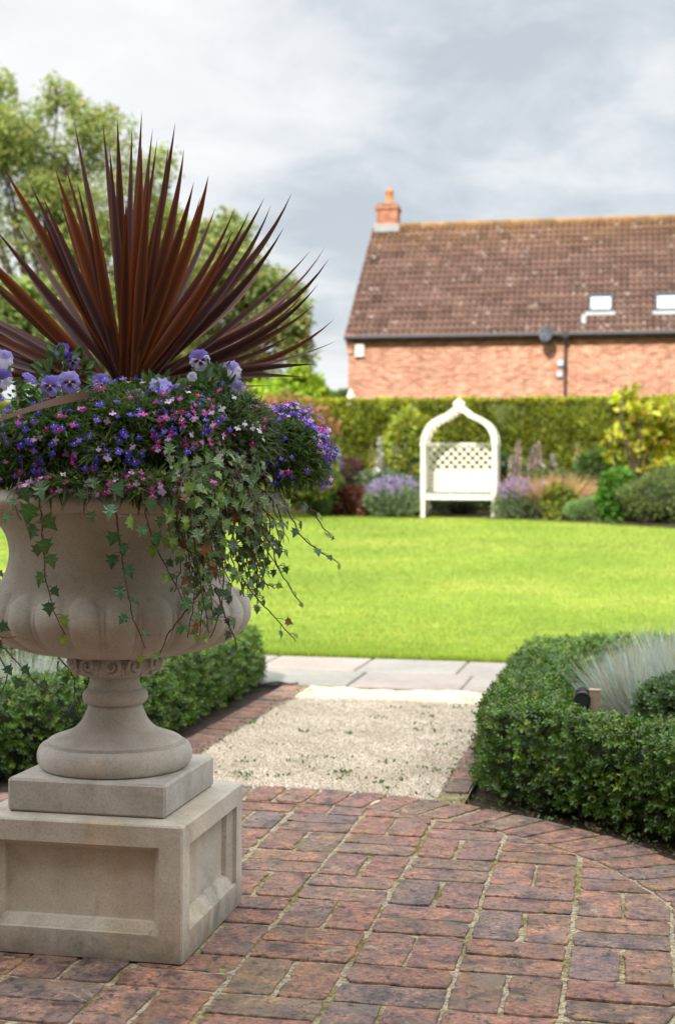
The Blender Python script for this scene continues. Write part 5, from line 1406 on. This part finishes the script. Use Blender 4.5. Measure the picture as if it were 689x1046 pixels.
# ------------------------------------------------------------------ the house behind the viewpoint, whose shade covers the patio
bh = thing('brick_house', 'two storey buff brick house standing behind the viewpoint and shading the patio', 'house', (0, -.75, 0)); off = np.array(bh.location)
BX0, BX1, BY, BE = -5.6, 4.6, -.75, 5.85
mb = MB(); mb.box(((BX0 + BX1) / 2, BY - 4, BE / 2), (BX1 - BX0, 8, BE)); mb.build('wall', HBRICK2, bh, off)
mb = MB(); e_ = BY + .36; zt = BE + .1; sl_ = .55
V = w([(BX0 - .3, e_, zt), (BX1 + .3, e_, zt), (BX1 + .3, BY - 4, zt + 4.36 * sl_), (BX0 - .3, BY - 4, zt + 4.36 * sl_), (BX0 - .3, BY - 8.3, zt), (BX1 + .3, BY - 8.3, zt), (BX0 - .3, e_, zt - .12), (BX1 + .3, e_, zt - .12), (BX0 - .3, BY - 8.3, zt - .12), (BX1 + .3, BY - 8.3, zt - .12)])
mb.add(V, [w([[0, 1, 2, 3], [3, 2, 5, 4], [6, 7, 1, 0], [4, 5, 9, 8], [6, 8, 9, 7]]), w([[0, 3, 4, 8, 6], [1, 7, 9, 5, 2]])], (.13, .085, .065)); mb.build('roof', TILE, bh, off)
for (x, z, ww, hh) in ((-3.6, 1.4, 1.5, 1.3), (3, 1.4, 1.5, 1.3), (-3.6, 4.2, 1.3, 1.2), (0, 4.2, 1.2, 1.2), (3, 4.2, 1.3, 1.2), (-.4, 1.1, 1.7, 2.1)):
    mb = MB()
    for (dx, dz, a_, b_2) in ((0, hh / 2, ww, .09), (0, -hh / 2, ww, .09), (-ww / 2, 0, .09, hh), (ww / 2, 0, .09, hh), (0, 0, .07, hh)): mb.box((x + dx, BY + .03, z + dz), (a_, .1, b_2))
    f_ = mb.build('window', WHITE, bh, off); mb = MB(); mb.box((x, BY + .012, z), (ww - .09, .02, hh - .09)); mb.build('pane', GLASS, f_, off)

# ------------------------------------------------------------------ sky and light
SUN_EL = 38.0
wd_ = bpy.data.worlds.new('World'); SC.world = wd_; wd_.use_nodes = True; nt = wd_.node_tree; nt.nodes.clear(); L = nt.links.new
out = nt.nodes.new('ShaderNodeOutputWorld'); bg = nt.nodes.new('ShaderNodeBackground'); bg.inputs['Strength'].default_value = .1
sky = nt.nodes.new('ShaderNodeTexSky'); sky.sky_type = 'NISHITA'; sky.sun_disc = False; sky.sun_elevation = math.radians(SUN_EL); sky.sun_rotation = math.radians(189); sky.air_density = 1; sky.dust_density = 1.5
tc = nt.nodes.new('ShaderNodeTexCoord'); dirv_ = tc.outputs['Generated']
sx = N(nt, 'ShaderNodeSeparateXYZ'); L(dirv_, sx.inputs[0]); zc = math_(nt, 'ADD', math_(nt, 'MAXIMUM', sx.outputs[2], 0.), .22)
cbx = N(nt, 'ShaderNodeCombineXYZ'); L(math_(nt, 'DIVIDE', sx.outputs[0], zc), cbx.inputs[0]); L(math_(nt, 'DIVIDE', sx.outputs[1], zc), cbx.inputs[1])
n1 = noise(nt, cbx.outputs[0], 1.5, 9, .58, .5); n2 = noise(nt, cbx.outputs[0], 4.2, 9, .62, .6)
tone = math_(nt, 'ADD', math_(nt, 'MULTIPLY', n1, .62), math_(nt, 'MULTIPLY', n2, .38))


def bulge(px, py, wdt, amp, prev):
    d = norm(ray(px, py)); vd = N(nt, 'ShaderNodeVectorMath', operation='DOT_PRODUCT'); L(dirv_, vd.inputs[0]); vd.inputs[1].default_value = tuple(d)
    mr = N(nt, 'ShaderNodeMapRange', interpolation_type='SMOOTHERSTEP'); L(vd.outputs['Value'], mr.inputs[0]); mr.inputs[1].default_value = math.cos(wdt); mr.inputs[2].default_value = 1; mr.inputs[3].default_value = 0; mr.inputs[4].default_value = amp
    return math_(nt, 'ADD', prev, mr.outputs[0])


for a_ in SKYB if 'SKYB' in globals() else [(230, 120, .26, .1), (330, 300, .13, -.16), (600, 40, .3, -.13), (350, 385, .05, .2), (640, 180, .12, .08), (40, 20, .12, .04)]: tone = bulge(*a_, tone)
cr_ = ramp(nt, [(.37, (.335, .365, .395)), (.45, (.405, .43, .45)), (.51, (.48, .493, .502)), (.6, (.545, .552, .558)), (.74, (.6, .6, .6))]); L(tone, cr_.inputs[0])
CLOUDK = .92
lift = N(nt, 'ShaderNodeMapRange', interpolation_type='SMOOTHSTEP'); L(sx.outputs[2], lift.inputs[0]); lift.inputs[1].default_value = .38; lift.inputs[2].default_value = .8; lift.inputs[3].default_value = 10.; lift.inputs[4].default_value = 41.
vs = N(nt, 'ShaderNodeVectorMath', operation='SCALE'); L(cr_.outputs[0], vs.inputs[0]); L(lift.outputs[0], vs.inputs['Scale'])
mixs = mixc(nt, CLOUDK, sky.outputs[0], vs.outputs[0])
# clouds overhead, above the frame, are brightened to fill the shade
L(mixs, bg.inputs['Color']); L(bg.outputs[0], out.inputs[0])
sd = bpy.data.lights.new('sun', 'SUN'); sd.energy = 4.2; sd.angle = math.radians(.5); sd.color = (1, .94, .84)
so = bpy.data.objects.new('sun', sd); COL.objects.link(so); so.rotation_euler = Vector((.16, 1, -math.tan(math.radians(SUN_EL)) * math.hypot(.16, 1))).to_track_quat('-Z', 'Y').to_euler(); so.location = (-3, -10, 20)

# ------------------------------------------------------------------ camera
cd = bpy.data.cameras.new('camera'); cam = bpy.data.objects.new('camera', cd); COL.objects.link(cam); SC.camera = cam
M = RCAM.T  # columns: right, forward, up in the world
cam.matrix_world = Matrix.Translation((0, 0, CAMH)) @ Matrix([[M[r][0], M[r][2], -M[r][1]] for r in range(3)]).to_4x4()
cd.sensor_fit = 'VERTICAL'; cd.sensor_height = 36; cd.sensor_width = 36; cd.lens = FPX / 1046 * 36; cd.clip_start = .05; cd.clip_end = 2000
cd.dof.use_dof = True; cd.dof.focus_distance = 3.25; cd.dof.aperture_fstop = 4.6
SC.view_settings.view_transform = 'Standard'; SC.view_settings.look = 'None'; SC.view_settings.gamma = 1; SC.view_settings.use_curve_mapping = False
SC.view_settings.exposure = .8
SC.render.engine = 'CYCLES'; SC.cycles.use_denoising = True; SC.cycles.max_bounces = 8; SC.cycles.transparent_max_bounces = 8; SC.cycles.caustics_reflective = False; SC.cycles.caustics_refractive = False
SC.cycles.use_adaptive_sampling = True; SC.cycles.adaptive_threshold = .012; SC.cycles.sample_clamp_indirect = 8
